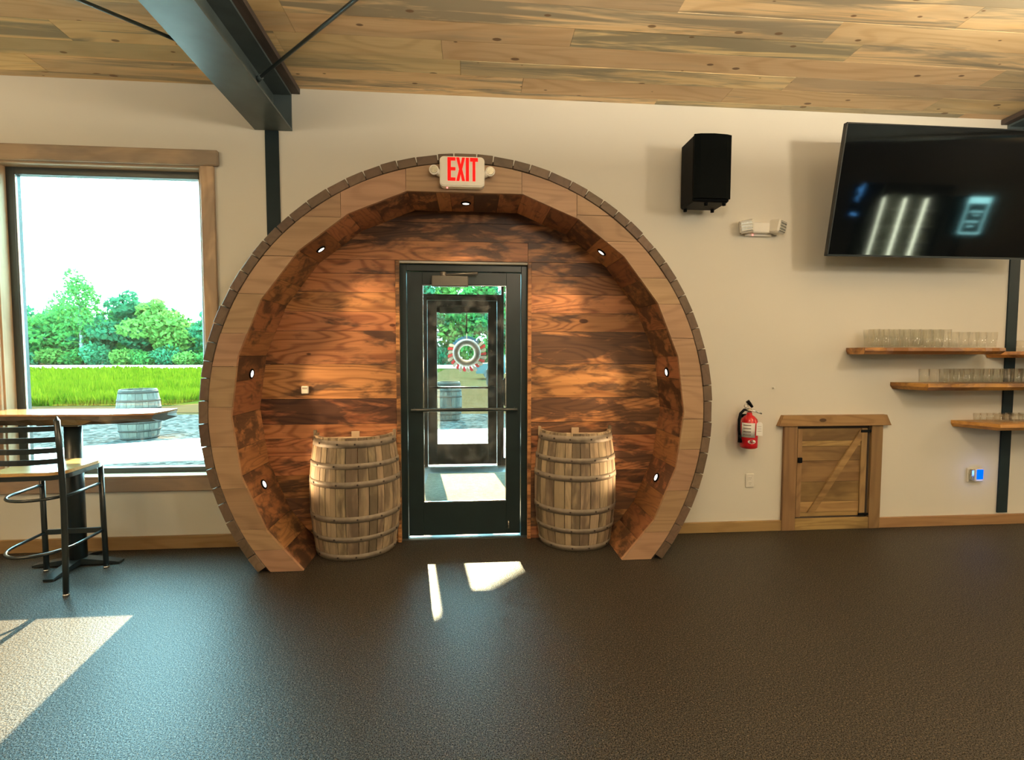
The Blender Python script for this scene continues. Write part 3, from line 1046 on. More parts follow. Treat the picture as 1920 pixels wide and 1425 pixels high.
q = 0.34
letter([[(0, 0), (.42, 0), (.42, 1), (0, 1)], [(.42, .86), (1, .86), (1, 1), (.42, 1)], [(.42, .44), (1, .44), (1, .58), (.42, .58)], [(.42, 0), (1, 0), (1, .14), (.42, .14)]], -0.096, 0.052)
letter([[(0, 0), (.34, 0), (.5, .30), (.66, 0), (1, 0), (.68, .5), (1, 1), (.66, 1), (.5, .70), (.34, 1), (0, 1), (.32, .5)]], -0.039, 0.058)
letter([[(0, 0), (1, 0), (1, 1), (0, 1)]], 0.024, 0.021)
letter([[(.33, 0), (.67, 0), (.67, .84), (.33, .84)], [(0, .84), (1, .84), (1, 1), (0, 1)]], 0.052, 0.052)
for s in (-1, 1):
    hd = MB().tube([(s * 0.14, -0.024, -0.012), (s * 0.182, -0.03, 0.008)], 0.022, 12).build('lamp_arm', 'white', ex)
    c = Vector((s * 0.186, -0.03, 0.010))
    MB().tube([(c + Vector((0, 0.022, 0)))[:], (c + Vector((0, -0.012, 0)))[:], (c + Vector((0, -0.018, 0)))[:]], [0.026, 0.033, 0.031], 18).build('lamp_head', 'white', ex)
    MB().tube([(c + Vector((0, -0.017, 0)))[:], (c + Vector((0, -0.0215, 0)))[:]], [0.025, 0.023], 18).build('lamp_lens', 'reflector', ex)
MB().tube([(-0.10, -0.03, -0.099), (-0.10, -0.03, -0.104)], 0.006, 8).build('test_button', 'redled', ex)

# thermostat-like sensor on the panel
tm = thing('wall_sensor', 'small white sensor box on the burnt wood panel', 'sensor', (-1.258, -0.023, 1.21))
MB().box(-0.026, 0.026, -0.022, 0.0, -0.030, 0.030, 0.005).build('case', 'white', tm)
MB().box(-0.018, 0.018, -0.0235, -0.022, 0.006, 0.020).build('vent', 'socket', tm)

# ---------------------------------------------------------------- wall speaker
sp = thing('wall_speaker', 'black loudspeaker on a wall bracket left of the television', 'speaker', (1.79, -0.005, 2.62))
MB().box(-0.142, 0.142, -0.300, -0.075, 0.0, 0.488, 0.012).build('cabinet', 'blk', sp)
fp = [(-0.142, -0.30), (0.142, -0.30), (0.142, -0.312), (0.10, -0.326), (0.0, -0.334), (-0.10, -0.326), (-0.142, -0.312)]
MB().prism(fp, 'Z', 0.02, 0.484).build('grille', 'grille', sp)
MB().box(-0.05, 0.05, -0.298, -0.30 + 0.01, 0.02, 0.03).build('badge', 'grey', sp)
for x, y in ((-0.11, -0.10), (0.11, -0.10), (-0.02, -0.26), (0.11, -0.28)):
    MB().lathe([(0.0, -0.02), (0.013, -0.02), (0.015, 0.0)], 10, cx=x, cy=y, cz=0.0).build('rubber_foot', 'blk', sp)
MB().box(-0.05, 0.05, -0.006, 0.0, 0.12, 0.34, 0.002).build('wall_plate', 'blk', sp)
MB().tube([(0, -0.005, 0.23), (0, -0.08, 0.23)], 0.02, 10).build('bracket_arm', 'blk', sp)

# ---------------------------------------------------------------- emergency light
em = thing('emergency_light', 'white twin-head emergency light below the loudspeaker', 'light', (2.340, -0.001, 2.505))
MB().box(-0.075, 0.075, -0.055, 0.0, -0.042, 0.048, 0.008).build('body', 'white', em)
MB().box(-0.115, 0.11, -0.020, 0.0, -0.062, -0.02, 0.006).build('base', 'white', em)
for s in (-1, 1):
    hb = MB().box(-0.052, 0.052, -0.045, 0.045, -0.052, 0.052, 0.010).build('lamp_head', 'white', em, loc=(s * 0.130, -0.060, 0.006), rot=(math.radians(8), math.radians(6 * s), math.radians(28 * s)))
    MB().box(-0.042, 0.042, -0.050, -0.044, -0.042, 0.042, 0.003).build('lens', 'reflector', hb)
    for k in range(4):
        MB().box(-0.043, 0.043, -0.053, -0.050, -0.036 + k * 0.022, -0.030 + k * 0.022).build('lens_rib', 'white', hb)
MB().tube([(-0.055, -0.022, -0.052), (-0.055, -0.027, -0.054)], 0.006, 8).build('status_light', 'redled', em)

# ---------------------------------------------------------------- television
tv = thing('television', 'large black flat-screen television tilted down from the wall', 'television', (3.585, -0.28, 2.243))
TW, TH = 1.70, 0.945
til = math.radians(9.86)


def tpart(mb, name, mat, parent=None):
    mb.v = [(p[0], p[1] * math.cos(til) - p[2] * math.sin(til), p[1] * math.sin(til) + p[2] * math.cos(til)) for p in mb.v]
    return mb.build(name, mat, parent or tv)


tpart(MB().box(-TW / 2, TW / 2, 0.002, 0.035, 0, TH, 0.004), 'back_shell', 'tvframe')
tpart(MB().box(-TW / 2 + 0.2, TW / 2 - 0.2, 0.035, 0.075, 0.10, TH - 0.2, 0.01), 'electronics_box', 'tvframe')
tpart(MB().box(-TW / 2 + 0.009, TW / 2 - 0.009, -0.001, 0.004, 0.014, TH - 0.009), 'screen', 'screen')
for a in ((-TW / 2, TW / 2, 0, 0.014), (-TW / 2, TW / 2, TH - 0.009, TH), (-TW / 2, -TW / 2 + 0.009, 0, TH), (TW / 2 - 0.009, TW / 2, 0, TH)):
    tpart(MB().box(a[0], a[1], -0.004, 0.004, a[2], a[3]), 'bezel', 'tvframe')
MB().box(-0.25, 0.25, 0.255, 0.278, 0.25, 0.75, 0.003).build('wall_plate', 'blk', tv)
for x in (-0.18, 0.18):
    MB().tube([(x, 0.26, 0.55), (x, 0.01, 0.50)], 0.018, 8).build('mount_arm', 'blk', tv)

# ---------------------------------------------------------------- extinguisher
fe = thing('fire_extinguisher', 'red fire extinguisher with black hose and paper tag on the wall', 'extinguisher', (2.262, -0.085, 0.722))
MB().lathe([(0.0, 0.004), (0.052, 0.0), (0.066, 0.008), (0.067, 0.03), (0.067, 0.205), (0.060, 0.238), (0.038, 0.262), (0.022, 0.272), (0.020, 0.290), (0.0, 0.292)], 28).build('cylinder', 'red', fe)
MB().lathe([(0.0680, 0.095), (0.0685, 0.095), (0.0685, 0.212), (0.0680, 0.212)], 16, math.radians(-172), math.radians(-80)).build('instruction_label', 'paper', fe)
for k in range(4):
    MB().lathe([(0.0688, 0.112 + k * 0.026), (0.0690, 0.112 + k * 0.026), (0.0690, 0.119 + k * 0.026), (0.0688, 0.119 + k * 0.026)], 10, math.radians(-158), math.radians(-108)).build('print_line', 'ink', fe)
em_v = []
for k in range(18):
    a = 2 * PI * k / 18
    an = math.radians(-100) + 0.46 * math.cos(a)
    em_v.append((0.0685 * math.cos(an), 0.0685 * math.sin(an), 0.062 + 0.017 * math.sin(a)))
MB().add(em_v, [tuple(range(18))]).build('oval_emblem', 'paper', fe)
for a_, z_ in ((-111, 0.057), (-88, 0.057), (-100, 0.067)):
    an = math.radians(a_)
    c = Vector((0.0688 * math.cos(an), 0.0688 * math.sin(an), z_))
    n = Vector((math.cos(an), math.sin(an), 0))
    MB().tube([c[:], (c + n * 0.001)[:]], 0.007, 8).build('emblem_mark', 'ink', fe)
MB().tube([(0, 0, 0.285), (0, 0, 0.325)], [0.019, 0.016], 12).build('valve', 'chrome', fe)
MB().tube([(-0.03, 0, 0.318), (-0.02, -0.01, 0.312), (0.03, -0.02, 0.305), (0.085, -0.03, 0.285)], 0.007, 6, flat=1.6).build('lever', 'chrome', fe)
MB().tube([(-0.02, 0, 0.385), (0.0, -0.005, 0.36), (0.018, -0.01, 0.335)], [0.016, 0.014, 0.010], 8).build('carry_handle', 'blk', fe)
MB().tube([(-0.03 + 0.016 * math.cos(a), 0, 0.345 + 0.016 * math.sin(a)) for a in np.linspace(0, 2 * PI, 14, endpoint=False)], 0.003, 5, closed=True).build('pull_pin', 'chrome', fe)
MB().tube([(-0.01, 0, 0.312), (-0.045, 0, 0.314), (-0.078, -0.005, 0.285), (-0.092, -0.01, 0.235), (-0.092, -0.012, 0.15), (-0.086, -0.012, 0.11)], 0.011, 10).build('hose', 'blk', fe)
MB().tube([(-0.086, -0.012, 0.115), (-0.082, -0.012, 0.05)], [0.012, 0.018], 10).build('nozzle', 'blk', fe)
MB().prism([(0.012, 0.115), (0.066, 0.112), (0.064, 0.208), (0.052, 0.222), (0.026, 0.224), (0.014, 0.212)], 'Y', -0.0835, -0.082).build('paper_tag', 'paper', fe)
for k in range(3):
    MB().box(0.022, 0.054, -0.0842, -0.0836, 0.150 + k * 0.018, 0.152 + k * 0.018).build('tag_print', 'ink', fe)
MB().box(-0.02, 0.02, 0.066, 0.085, 0.05, 0.27, 0.002).build('wall_hook', 'blk', fe)

# outlet, wall button, night light
ol = thing('power_outlet', 'white double power outlet under the fire extinguisher', 'outlet', (2.327, -0.001, 0.43))
MB().box(-0.036, 0.036, -0.007, 0, -0.058, 0.058, 0.003).build('cover_plate', 'white', ol)
for z in (-0.021, 0.021):
    sk = MB().prism([(a, b + z) for a, b in rrect(0.036, 0.032, 0.010)], 'Y', -0.0095, -0.007).build('socket_face', 'white', ol)
    for x in (-0.007, 0.007):
        MB().box(x - 0.0015, x + 0.0015, -0.0100, -0.0094, z - 0.002, z + 0.009).build('slot', 'socket', sk)
    MB().tube([(0, -0.0094, z - 0.009), (0, -0.010, z - 0.009)], 0.003, 8).build('ground_hole', 'socket', sk)
wb = thing('wall_hook', 'tiny white wall peg between extinguisher and shelves', 'hook', (2.514, -0.001, 1.208))
MB().tube([(0, 0, 0), (0, -0.004, 0)], 0.012, 12).build('base', 'white', wb)
MB().tube([(0, -0.004, 0), (0, -0.018, 0.002)], [0.007, 0.009], 10).build('peg', 'white', wb)
nl = thing('night_light', 'plug-in night light with glowing blue panel near the column', 'light', (4.365, -0.001, 0.44))
MB().box(-0.062, 0.040, -0.007, 0, -0.062, 0.062, 0.003).build('cover_plate', 'white', nl)
MB().box(-0.048, -0.018, -0.03, -0.007, -0.045, 0.05, 0.004).build('side_shell', 'reflector', nl)
MB().box(-0.018, 0.055, -0.040, -0.007, -0.052, 0.060, 0.006).build('plug_body', 'white', nl)
MB().box(-0.010, 0.050, -0.0445, -0.040, -0.030, 0.055, 0.003).build('glow_panel', 'blue', nl)
nld = bpy.data.lights.new('night_glow', 'POINT')
nld.energy = 0.35
nld.color = (0.1, 0.3, 1.0)
nld.shadow_soft_size = 0.03
nlo = bpy.data.objects.new('night_glow', nld)
COL.objects.link(nlo)
nlo.parent = nl
nlo.location = (0.02, -0.075, 0.015)

# ---------------------------------------------------------------- hatch door low in the wall
ht = struct('door_3', 'small rustic plank hatch door low in the wall')
B(2.606, 2.722, -0.030, 0, 0.0, 0.888, 'casing', 'hatchz', ht, 0.004)
B(3.384, 3.486, -0.030, 0, 0.0, 0.888, 'casing', 'hatchz', ht, 0.004)
MB().prism([(2.547, 0.889), (3.547, 0.889), (3.504, 0.979), (2.587, 0.979)], 'Y', -0.042, 0.0).build('header', 'hatchx', ht)
B(2.722, 3.384, -0.026, 0, 0.0, 0.098, 'kick_board', 'hatchx', ht, 0.003)
for z0, z1 in ((0.112, 0.148), (0.150, 0.238), (0.240, 0.408), (0.410, 0.588), (0.590, 0.712), (0.714, 0.758), (0.760, 0.862)):
    B(2.735, 3.352, -0.008 + random.uniform(-.002, .001), 0, z0, z1, 'plank', 'hatchx', ht, 0.002)
B(2.724, 3.383, -0.003, 0.0, 0.099, 0.887, 'gap_shade_sheet', 'core', ht, 0.0)  # dark sheet standing in for shade in the gaps around the boards
B(2.730, 2.772, -0.020, -0.006, 0.112, 0.862, 'stile', 'hatchz', ht, 0.002)
B(3.300, 3.352, -0.020, -0.006, 0.112, 0.862, 'stile', 'hatchz', ht, 0.002)
MB().prism([(2.835, 0.150), (2.900, 0.150), (3.298, 0.760), (3.298, 0.850), (3.290, 0.850)], 'Y', -0.021, -0.006).build('diagonal_brace', 'hatchx', ht)
for z in (0.125, 0.838):
    hg = B(3.290, 3.384, -0.026, -0.020, z - 0.010, z + 0.012, 'hinge', 'blk', ht, 0.002)
B(2.732, 2.768, -0.036, -0.019, 0.578, 0.622, 'latch', 'blk', ht, 0.004)

# ---------------------------------------------------------------- live edge shelves and glasses


def shelf(poly, z0, z1, label):
    cx = sum(p[0] for p in poly) / len(poly)
    o = (cx, -0.002, z0)
    # densify the front edge for a live-edge wobble
    pts = []
    n = len(poly)
    for i in range(n):
        a, b = poly[i], poly[(i + 1) % n]
        onwall = a[1] > -0.01 and b[1] > -0.01
        k = 1 if onwall else max(2, int(math.hypot(b[0] - a[0], b[1] - a[1]) / 0.06))
        for j in range(k):
            t = j / k
            x, y = a[0] + (b[0] - a[0]) * t, a[1] + (b[1] - a[1]) * t
            if not onwall and y < -0.03:
                x += random.uniform(-.006, .006)
                y += random.uniform(-.010, .006)
            pts.append((x, y))
    mb = MB()
    m = len(pts)
    c = (sum(p[0] for p in pts) / m, -0.1)
    low = [(p[0] + (c[0] - p[0]) * 0.02, p[1] if p[1] > -0.01 else p[1] + 0.025) for p in pts]
    v = [(p[0] - o[0], p[1] - o[1], z1 - o[2]) for p in pts] + [(p[0] - o[0], p[1] - o[1] - 0.004 * (p[1] < -.05), (z0 + z1) / 2 - o[2]) for p in pts] + [(p[0] - o[0], p[1] - o[1], z0 - o[2]) for p in low]
    f = [tuple(range(m)), tuple(range(2 * m, 3 * m))[::-1]]
    for r in (0, 1):
        f += [(r * m + i, r * m + (i + 1) % m, (r + 1) * m + (i + 1) % m, (r + 1) * m + i) for i in range(m)]
    t = thing('wall_shelf', label, 'shelf', o, 'live-edge glass shelves')
    mb.add(v, f).build('slab', 'shelf', t)
    return t


shelf([(3.145, -0.002), (3.11, -0.24), (4.325, -0.25), (4.36, -0.002)], 1.488, 1.541, 'uppermost live-edge wooden shelf, left of the column')
shelf([(3.555, -0.002), (3.66, -0.255), (5.5, -0.26), (5.5, -0.002)], 1.195, 1.252, 'long live-edge wooden shelf in the middle of the stack')
shelf([(4.13, -0.002), (4.27, -0.285), (5.6, -0.29), (5.6, -0.002)], 0.868, 0.922, 'lowest live-edge wooden shelf with small glasses')
shelf([(4.42, -0.008), (4.49, -0.10), (4.66, -0.27), (5.7, -0.28), (5.7, -0.008)], 1.460, 1.513, 'live-edge wooden shelf at the picture edge, crossing the column')


def glass_mesh(h, rb, rt):
    mb = MB()
    mb.lathe([(0.0, 0.0), (rb, 0.0), (rb + 0.001, 0.004), (rt, h), (rt - 0.002, h), (rb - 0.002, 0.012), (0.0, 0.010)], 18)
    return mb


def glass_row(h, rb, rt, spots, z, label, group):
    first = None
    for x, y in spots:
        if first is None:
            first = glass_mesh(h, rb, rt).build('drinking_glass', 'cup')
            tag(first, label, 'glass', group)
            first.location = (x, y, z)
        else:
            o = first.copy()
            COL.objects.link(o)
            o.location = (x, y, z)


glass_row(0.149, 0.030, 0.0425, [(3.235 + 0.088 * k, -0.185 + random.uniform(-.006, .006)) for k in range(8)] + [(3.275 + 0.088 * k, -0.085) for k in range(8)], 1.5415, 'tall clear pint glass on the uppermost shelf', 'pint glasses on the uppermost shelf')
glass_row(0.130, 0.029, 0.041, [(3.962 + 0.086 * k, -0.15 + random.uniform(-.008, .008)) for k in range(5)], 1.5415, 'shorter clear beer glass at the column end of the uppermost shelf', 'shorter glasses on the uppermost shelf')
glass_row(0.116, 0.033, 0.0375, [(3.700 + 0.090 * k, -0.165) for k in range(18)] + [(4.02 + 0.090 * k, -0.07) for k in range(15)], 1.2525, 'clear straight tumbler on the middle shelf', 'tumblers on the middle shelf')
glass_row(0.070, 0.022, 0.027, [(4.265 + 0.060 * k, -0.10 - 0.0 * k) for k in range(18)] + [(4.36 + 0.060 * k, -0.185) for k in range(16)], 0.9225, 'small clear tasting glass on the lowest shelf', 'tasting glasses on the lowest shelf')
glass_row(0.090, 0.033, 0.036, [(4.62 + 0.082 * k, -0.12) for k in range(8)], 1.5135, 'clear low glass on the shelf at the picture edge', 'low glasses on the edge shelf')

# ---------------------------------------------------------------- high-top table
tb = thing('high_table', 'live-edge wooden high-top table on a black pedestal at the window', 'table', (-2.757, -0.258, 0))
front, n = [], 26
for k in range(n + 1):
    x = -1.35 + (0.600 + 1.35) * k / n
    front.append((x, -0.16 - 0.012 * math.sin(x * 5) + random.uniform(-.006, .006) + (0.06 * max(0, (k - n + 5) / 5) ** 2)))
top = front + [(0.605, 0.05), (0.59, 0.19), (-1.35, 0.20)]
m = len(top)
zt, zb = 1.080, 1.005
v = [(p[0], p[1], zt) for p in top]
f = [tuple(range(m))]
MB().add([(p[0], p[1], zt - 0.012) for p in top] + v, [tuple(range(m))[::-1], tuple(range(m, 2 * m))] + [(i, (i + 1) % m, m + (i + 1) % m, m + i) for i in range(m)]).build('table_top', 'table', tb)
mid = [(p[0] - (0.01 if p[0] > .5 else 0), p[1] - (0.012 + random.uniform(-.004, .006) if i < len(front) else 0), 1.045 + random.uniform(-.004, .004)) for i, p in enumerate(top)]
low = [(p[0] - (0.05 * random.random() if p[0] > .35 else 0), p[1] + (0.03 if i < len(front) else 0), zb + (random.uniform(0, 0.03) if p[0] > 0.2 else 0)) for i, p in enumerate(top)]
upv = [(p[0] - 0.001, p[1] + 0.002, zt - 0.012) for p in top]
MB().add(upv + mid + low, [tuple(range(2 * m, 3 * m))[::-1]] + [(r * m + i, r * m + (i + 1) % m, (r + 1) * m + (i + 1) % m, (r + 1) * m + i) for r in (0, 1) for i in range(m)]).build('bark_edge', 'bark', tb)
MB().tube([(0, 0, 0.03), (0, 0, 1.0)], 0.051, 20).build('pedestal', 'stoolsteel', tb)
MB().box(-0.13, 0.13, -0.13, 0.13, 0.996, 1.006, 0.002).build('mount_plate', 'stoolsteel', tb)
for k in range(4):
    a = PI / 2 * k + 0.05
    ln = 0.275 if k != 1 else 0.205
    foot = MB()
    prof = [(0.0, 0.055), (0.10, 0.045), (ln - 0.03, 0.022), (ln, 0.016), (ln, 0.002), (0.0, 0.012)]
    wv = []
    for (r, z) in prof:
        hw = 0.036 if r < ln - 0.05 else 0.03
        for s in (-1, 1):
            wv.append((r * math.cos(a) - s * hw * math.sin(a), r * math.sin(a) + s * hw * math.cos(a), z))
    fcs = [(2 * i, 2 * i + 1, 2 * ((i + 1) % 6) + 1, 2 * ((i + 1) % 6)) for i in range(6)] + [(0, 2, 4, 6, 8, 10), (11, 9, 7, 5, 3, 1)]
    foot.add(wv, fcs).build('base_foot', 'stoolsteel', tb)
    MB().lathe([(0.0, 0.0), (0.018, 0.0), (0.018, 0.006), (0.0, 0.006)], 12, cx=(ln - 0.03) * math.cos(a), cy=(ln - 0.03) * math.sin(a)).build('glide', 'blk', tb)

# ---------------------------------------------------------------- bar stool
st = thing('bar_stool', 'black metal ladder-back bar stool with wooden seat at the high table', 'stool', (-2.690, -0.55, 0), rotz=math.radians(4.5))
sz = 0.745
# legs (local: back is -y)
for s in (-1, 1):
    MB().tube([(s * 0.182, 0.205, 0.012), (s * 0.180, 0.200, 0.35), (s * 0.178, 0.195, sz - 0.02)], 0.0165, 10).build('leg', 'stoolsteel', st)
    MB().tube([(s * 0.198, -0.205, 0.012), (s * 0.196, -0.195, 0.25), (s * 0.194, -0.185, 0.55), (s * 0.195, -0.190, 0.72), (s * 0.196, -0.200, 0.90), (s * 0.197, -0.215, 1.085)], 0.0165, 10).build('leg', 'stoolsteel', st)
    MB().lathe([(0.0, 0.010), (0.0165, 0.0), (0.0165, 0.0), (0.0, 0.03)], 10, cx=s * 0.197, cy=-0.215, cz=1.083).build('stile_cap', 'stoolsteel', st)
    for y in (0.205, -0.205):
        MB().tube([(s * (0.182 if y > 0 else 0.198), y, 0.0), (s * (0.182 if y > 0 else 0.198), y, 0.014)], 0.018, 10).build('glide', 'silver', st)
# seat
se = [(a * 0.9, b) for a, b in rrect(0.46, 0.43, 0.09, 6)]
MB().prism([(p[0], p[1]) for p in se], 'Z', sz + 0.004, sz + 0.024).build('seat', 'seat', st)
MB().prism([(p[0] * 1.02, p[1] * 1.02) for p in se], 'Z', sz - 0.024, sz + 0.003).build('seat_frame', 'stoolsteel', st)
# ladder slats, bowed backward
for k in range(4):
    z = 0.835 + 0.067 * k
    yb = -0.200 - 0.013 * (z - 0.9) / 0.185
    pts = []
    for j in range(9):
        u = -1 + 2 * j / 8
        pts.append((u * 0.195, yb - 0.045 * (1 - u * u), z))
    mb = MB()
    vv = []
    for p in pts:
        for dy, dz in ((-0.004, -0.016), (0.004, -0.016), (0.004, 0.016), (-0.004, 0.016)):
            vv.append((p[0], p[1] + dy, p[2] + dz))
    ff = []
    for j in range(8):
        for q in range(4):
            q2 = (q + 1) % 4
            ff.append((j * 4 + q, j * 4 + q2, (j + 1) * 4 + q2, (j + 1) * 4 + q))
    ff += [(0, 1, 2, 3), (35, 34, 33, 32)]
    mb.add(vv, ff).build('back_slat', 'stoolsteel', st)
# U hoops
for z, ry in ((0.600, 0.20), (0.270, 0.24)):
    pts = [(0.178, 0.19, z)]
    for j in range(15):
        a = PI * j / 14
        pts.append((0.176 * math.cos(a), -0.04 - ry * math.sin(a) * 0.9, z))
    pts.append((-0.178, 0.19, z))
    MB().tube(pts, 0.0095, 8).build('foot_hoop', 'stoolsteel', st)
MB().box(-0.18, 0.18, 0.192, 0.206, 0.255, 0.290, 0.002).build('foot_bar', 'stoolsteel', st)

# ---------------------------------------------------------------- unseen ceiling lamps behind the camera, with added ceiling fill


GLOBE_R = 0.16
MAT['globe'] = emit('globe_lamp', LAMP_COL, LAMP_W / (4 * PI * PI * GLOBE_R ** 2))


def globe_light(x, y, label):
    z = 2.80
    t = thing('pendant_light', label, 'light', (x, y, z), 'pendant globe lights')
    MB().lathe([(max(0.0, GLOBE_R * math.sin(PI * k / 14)) if 0 < k < 14 else 0.0, -GLOBE_R * math.cos(PI * k / 14)) for k in range(15)], 24).build('globe', 'globe', t)
    MB().lathe([(0.0, 0.15), (0.05, 0.15), (0.05, 0.20), (0.02, 0.22), (0.0, 0.22)], 16).build('cap', 'blk', t)
    MB().tube([(0, 0, 0.21), (0, 0, cz(y) - z)], 0.005, 6).build('cord', 'blk', t)
    ld = bpy.data.lights.new('ceiling_fill', 'AREA')  # extra upward light added above the globe to brighten the ceiling
    ld.shape = 'DISK'
    ld.size = 0.30
    ld.energy = CEIL_FILL_W
    ld.color = LAMP_COL
    lo = bpy.data.objects.new('ceiling_fill', ld)
    COL.objects.link(lo)
    lo.parent = t
    lo.location = (0, 0, 0.165)
    lo.rotation_euler = (PI, 0, 0)


for i, (x, y) in enumerate(((-4.2, -3.3), (0.7, -3.0), (3.4, -2.5), (7.6, -2.2), (-2.6, -6.4), (2.2, -6.6), (4.9, -6.6), (12.6, -6.4), (12.0, -3.0))):
    globe_light(x, y, ['round white pendant globe light over the window tables', 'round white pendant globe light over the entry', 'round white pendant globe light in front of the television',
                       'round white pendant globe light past the television corner', 'round white pendant globe light at the back of the room at the window end', 'round white pendant globe light at the back of the room facing the entry',
                       'round white pendant globe light at the back of the room facing the television', 'round white pendant globe light over the bar', 'round white pendant globe light at the far end of the bar'][i])

# ---------------------------------------------------------------- bar back wall that the television mirrors
ck = thing('drinks_cooler', 'tall three-door lit drinks cooler behind the bar', 'cooler', (10.28, -8.28, 0))
MB().box(-0.82, 0.82, -0.36, -0.30, 0.25, 2.56).build('back_panel', 'coolwall', ck)
MB().box(-0.86, 0.86, -0.36, 0.28, 2.56, 2.80, 0.01).build('header', 'blk', ck)
MB().box(-0.86, 0.86, -0.36, 0.28, 0.0, 0.25, 0.01).build('plinth', 'blk', ck)
for x in (-0.84, 0.84):
    MB().box(x - 0.02, x + 0.02, -0.36, 0.28, 0.25, 2.56).build('side', 'blk', ck)
for k in range(3):
    x0 = -0.80 + k * 0.53
    MB().box(x0, x0 + 0.022, 0.24, 0.272, 0.3, 2.5).build('light_strip', 'coolled', ck)
    for j in range(6):
        MB().box(x0 + 0.03, x0 + 0.50, -0.28, 0.16, 0.42 + j * 0.36, 0.435 + j * 0.36).build('shelf', 'coolwall', ck)
for k in range(3):
    for j in range(5):
        for i in range(5):
            bt = MB().lathe([(0.0, 0.0), (0.034, 0.0), (0.036, 0.14), (0.014, 0.20), (0.014, 0.25), (0.0, 0.25)], 10).build('bottle', 'bottle')
            bt.location = (10.28 - 0.80 + k * 0.53 + 0.08 + i * 0.085, -8.20, 0.4355 + j * 0.36)
            tag(bt, 'dark bottle standing in the lit drinks cooler', 'bottle', 'bottles in the drinks cooler')
sg = thing('menu_sign', 'small lit cabinet sign with glowing cyan border behind the bar', 'sign', (12.09, -8.2, 1.72))
MB().box(-0.27, 0.27, -0.45, -0.02, 0.0, 0.84).build('case', 'blk', sg)
MB().box(-0.27, 0.27, -0.02, 0.0, 0.70, 0.84).build('lit_header', 'signled', sg)
for a in ((-0.27, -0.255, 0, 0.70), (0.255, 0.27, 0, 0.70), (-0.255, 0.255, 0, 0.03)):
    MB().box(a[0], a[1], -0.02, 0.0, a[2], a[3]).build('lit_edge', 'signled', sg)
for a in ((-0.15, 0.18, 0.50, 0.53), (-0.05, 0.12, 0.42, 0.44), (-0.18, 0.15, 0.27, 0.30), (-0.10, 0.05, 0.16, 0.19)):
    MB().box(a[0], a[1], -0.02, -0.005, a[2], a[3]).build('lit_line', 'signled', sg)
sc_ = thing('sign_stand', 'black floor stand under the lit cabinet sign', 'stand', (12.09, -8.42, 0))
MB().box(-0.25, 0.25, -0.2, 0.2, 0, 0.04, 0.005).build('base', 'blk', sc_)
MB().box(-0.04, 0.04, -0.04, 0.04, 0.04, 1.718).build('post', 'blk', sc_)
ne = thing('neon_sign', 'blue neon squiggle on the back bar wall', 'sign', (9.36, RY + 0.002, 2.38))
MB().box(-0.16, 0.16, 0, 0.02, -0.36, 0.40).build('board', 'blk', ne)
MB().tube([(0.06, 0.03, 0.38), (0.05, 0.03, 0.22), (-0.04, 0.03, 0.30), (0.05, 0.03, 0.12), (-0.05, 0.03, 0.10), (0.0, 0.03, 0.0)], 0.010, 6).build('tube', 'neon', ne)
MB().tube([(-0.08, 0.03, -0.28), (0.06, 0.03, -0.32)], 0.016, 6).build('tube', 'neon', ne)

# ---------------------------------------------------------------- outdoors
GZ = -0.07


def slab(name, poly, z0, z1, mat, label=None):
    return tag(MB().prism(poly, 'Z', z0, z1).build(name, mat), label, kind='structure')


slab('ground', [(-140, 0.21), (90, 0.21), (90, 160), (-140, 160)], GZ - 0.4, GZ - 0.02, 'ground')
slab('gravel_bed', [(-30, 0.22), (20, 0.22), (20, 8.5), (-0.9, 9.0), (-30, 10.6)], GZ - 0.02, GZ, 'gravel', 'pale gravel bed outside the building')
slab('walkway', [(-18, 2.0), (-6.6, 3.05), (-4.6, 3.55), (-3.2, 3.62), (-1.4, 2.9), (1.6, 2.78), (1.6, 6.4), (-4.0, 6.0), (-6.6, 4.75), (-18, 4.3)], GZ - 0.02, GZ + 0.012, 'concrete', 'sunlit concrete walkway')
slab('verge', [(-40, 11.0), (-9, 10.0), (-0.9, 9.0), (14, 8.5), (14, 17), (-3.0, 19), (-9, 11.6), (-40, 13.4)], GZ - 0.019, GZ - 0.004, 'sandy', 'dry sandy verge')
slab('meadow_ground', [(-110, 13.2), (-40, 13.2), (-9, 11.6), (-3.0, 19), (-2.6, 50), (-110, 50)], GZ - 0.019, GZ - 0.002, 'meadow')
slab('road', [(-130, 51), (80, 51), (80, 66), (-130, 66)], GZ - 0.02, GZ + 0.03, 'road', 'pale sunlit road in front of the trees')

# meadow grass, one stuff object
N = 52000
u = RNG.random(N)
ya_, yb_ = 11.8, 49.5
Y = 1.0 / (1 / ya_ - u * (1 / ya_ - 1 / yb_))
xr = -0.20 * (Y - 10) - 2.8
xl = -1.06 * Y - 4.5
X = xl + RNG.random(N) * (xr - xl)
keep = ~((Y < 13.5) & (X > -9))
X, Y = X[keep], Y[keep]
N = len(X)
hgt = (0.22 + 0.38 * RNG.random(N)) * (0.75 + 0.25 * np.sin(X * 0.7) * np.cos(Y * 0.4))
wid = 0.012 + 0.0016 * Y
an = RNG.random(N) * 2 * PI
lean = (RNG.random((N, 2)) - 0.5) * 0.30
V = np.zeros((N, 3, 3))
V[:, 0] = np.stack([X - wid * np.cos(an), Y - wid * np.sin(an), np.full(N, GZ)], 1)
V[:, 1] = np.stack([X + wid * np.cos(an), Y + wid * np.sin(an), np.full(N, GZ)], 1)
V[:, 2] = np.stack([X + lean[:, 0], Y + lean[:, 1], GZ + hgt], 1)


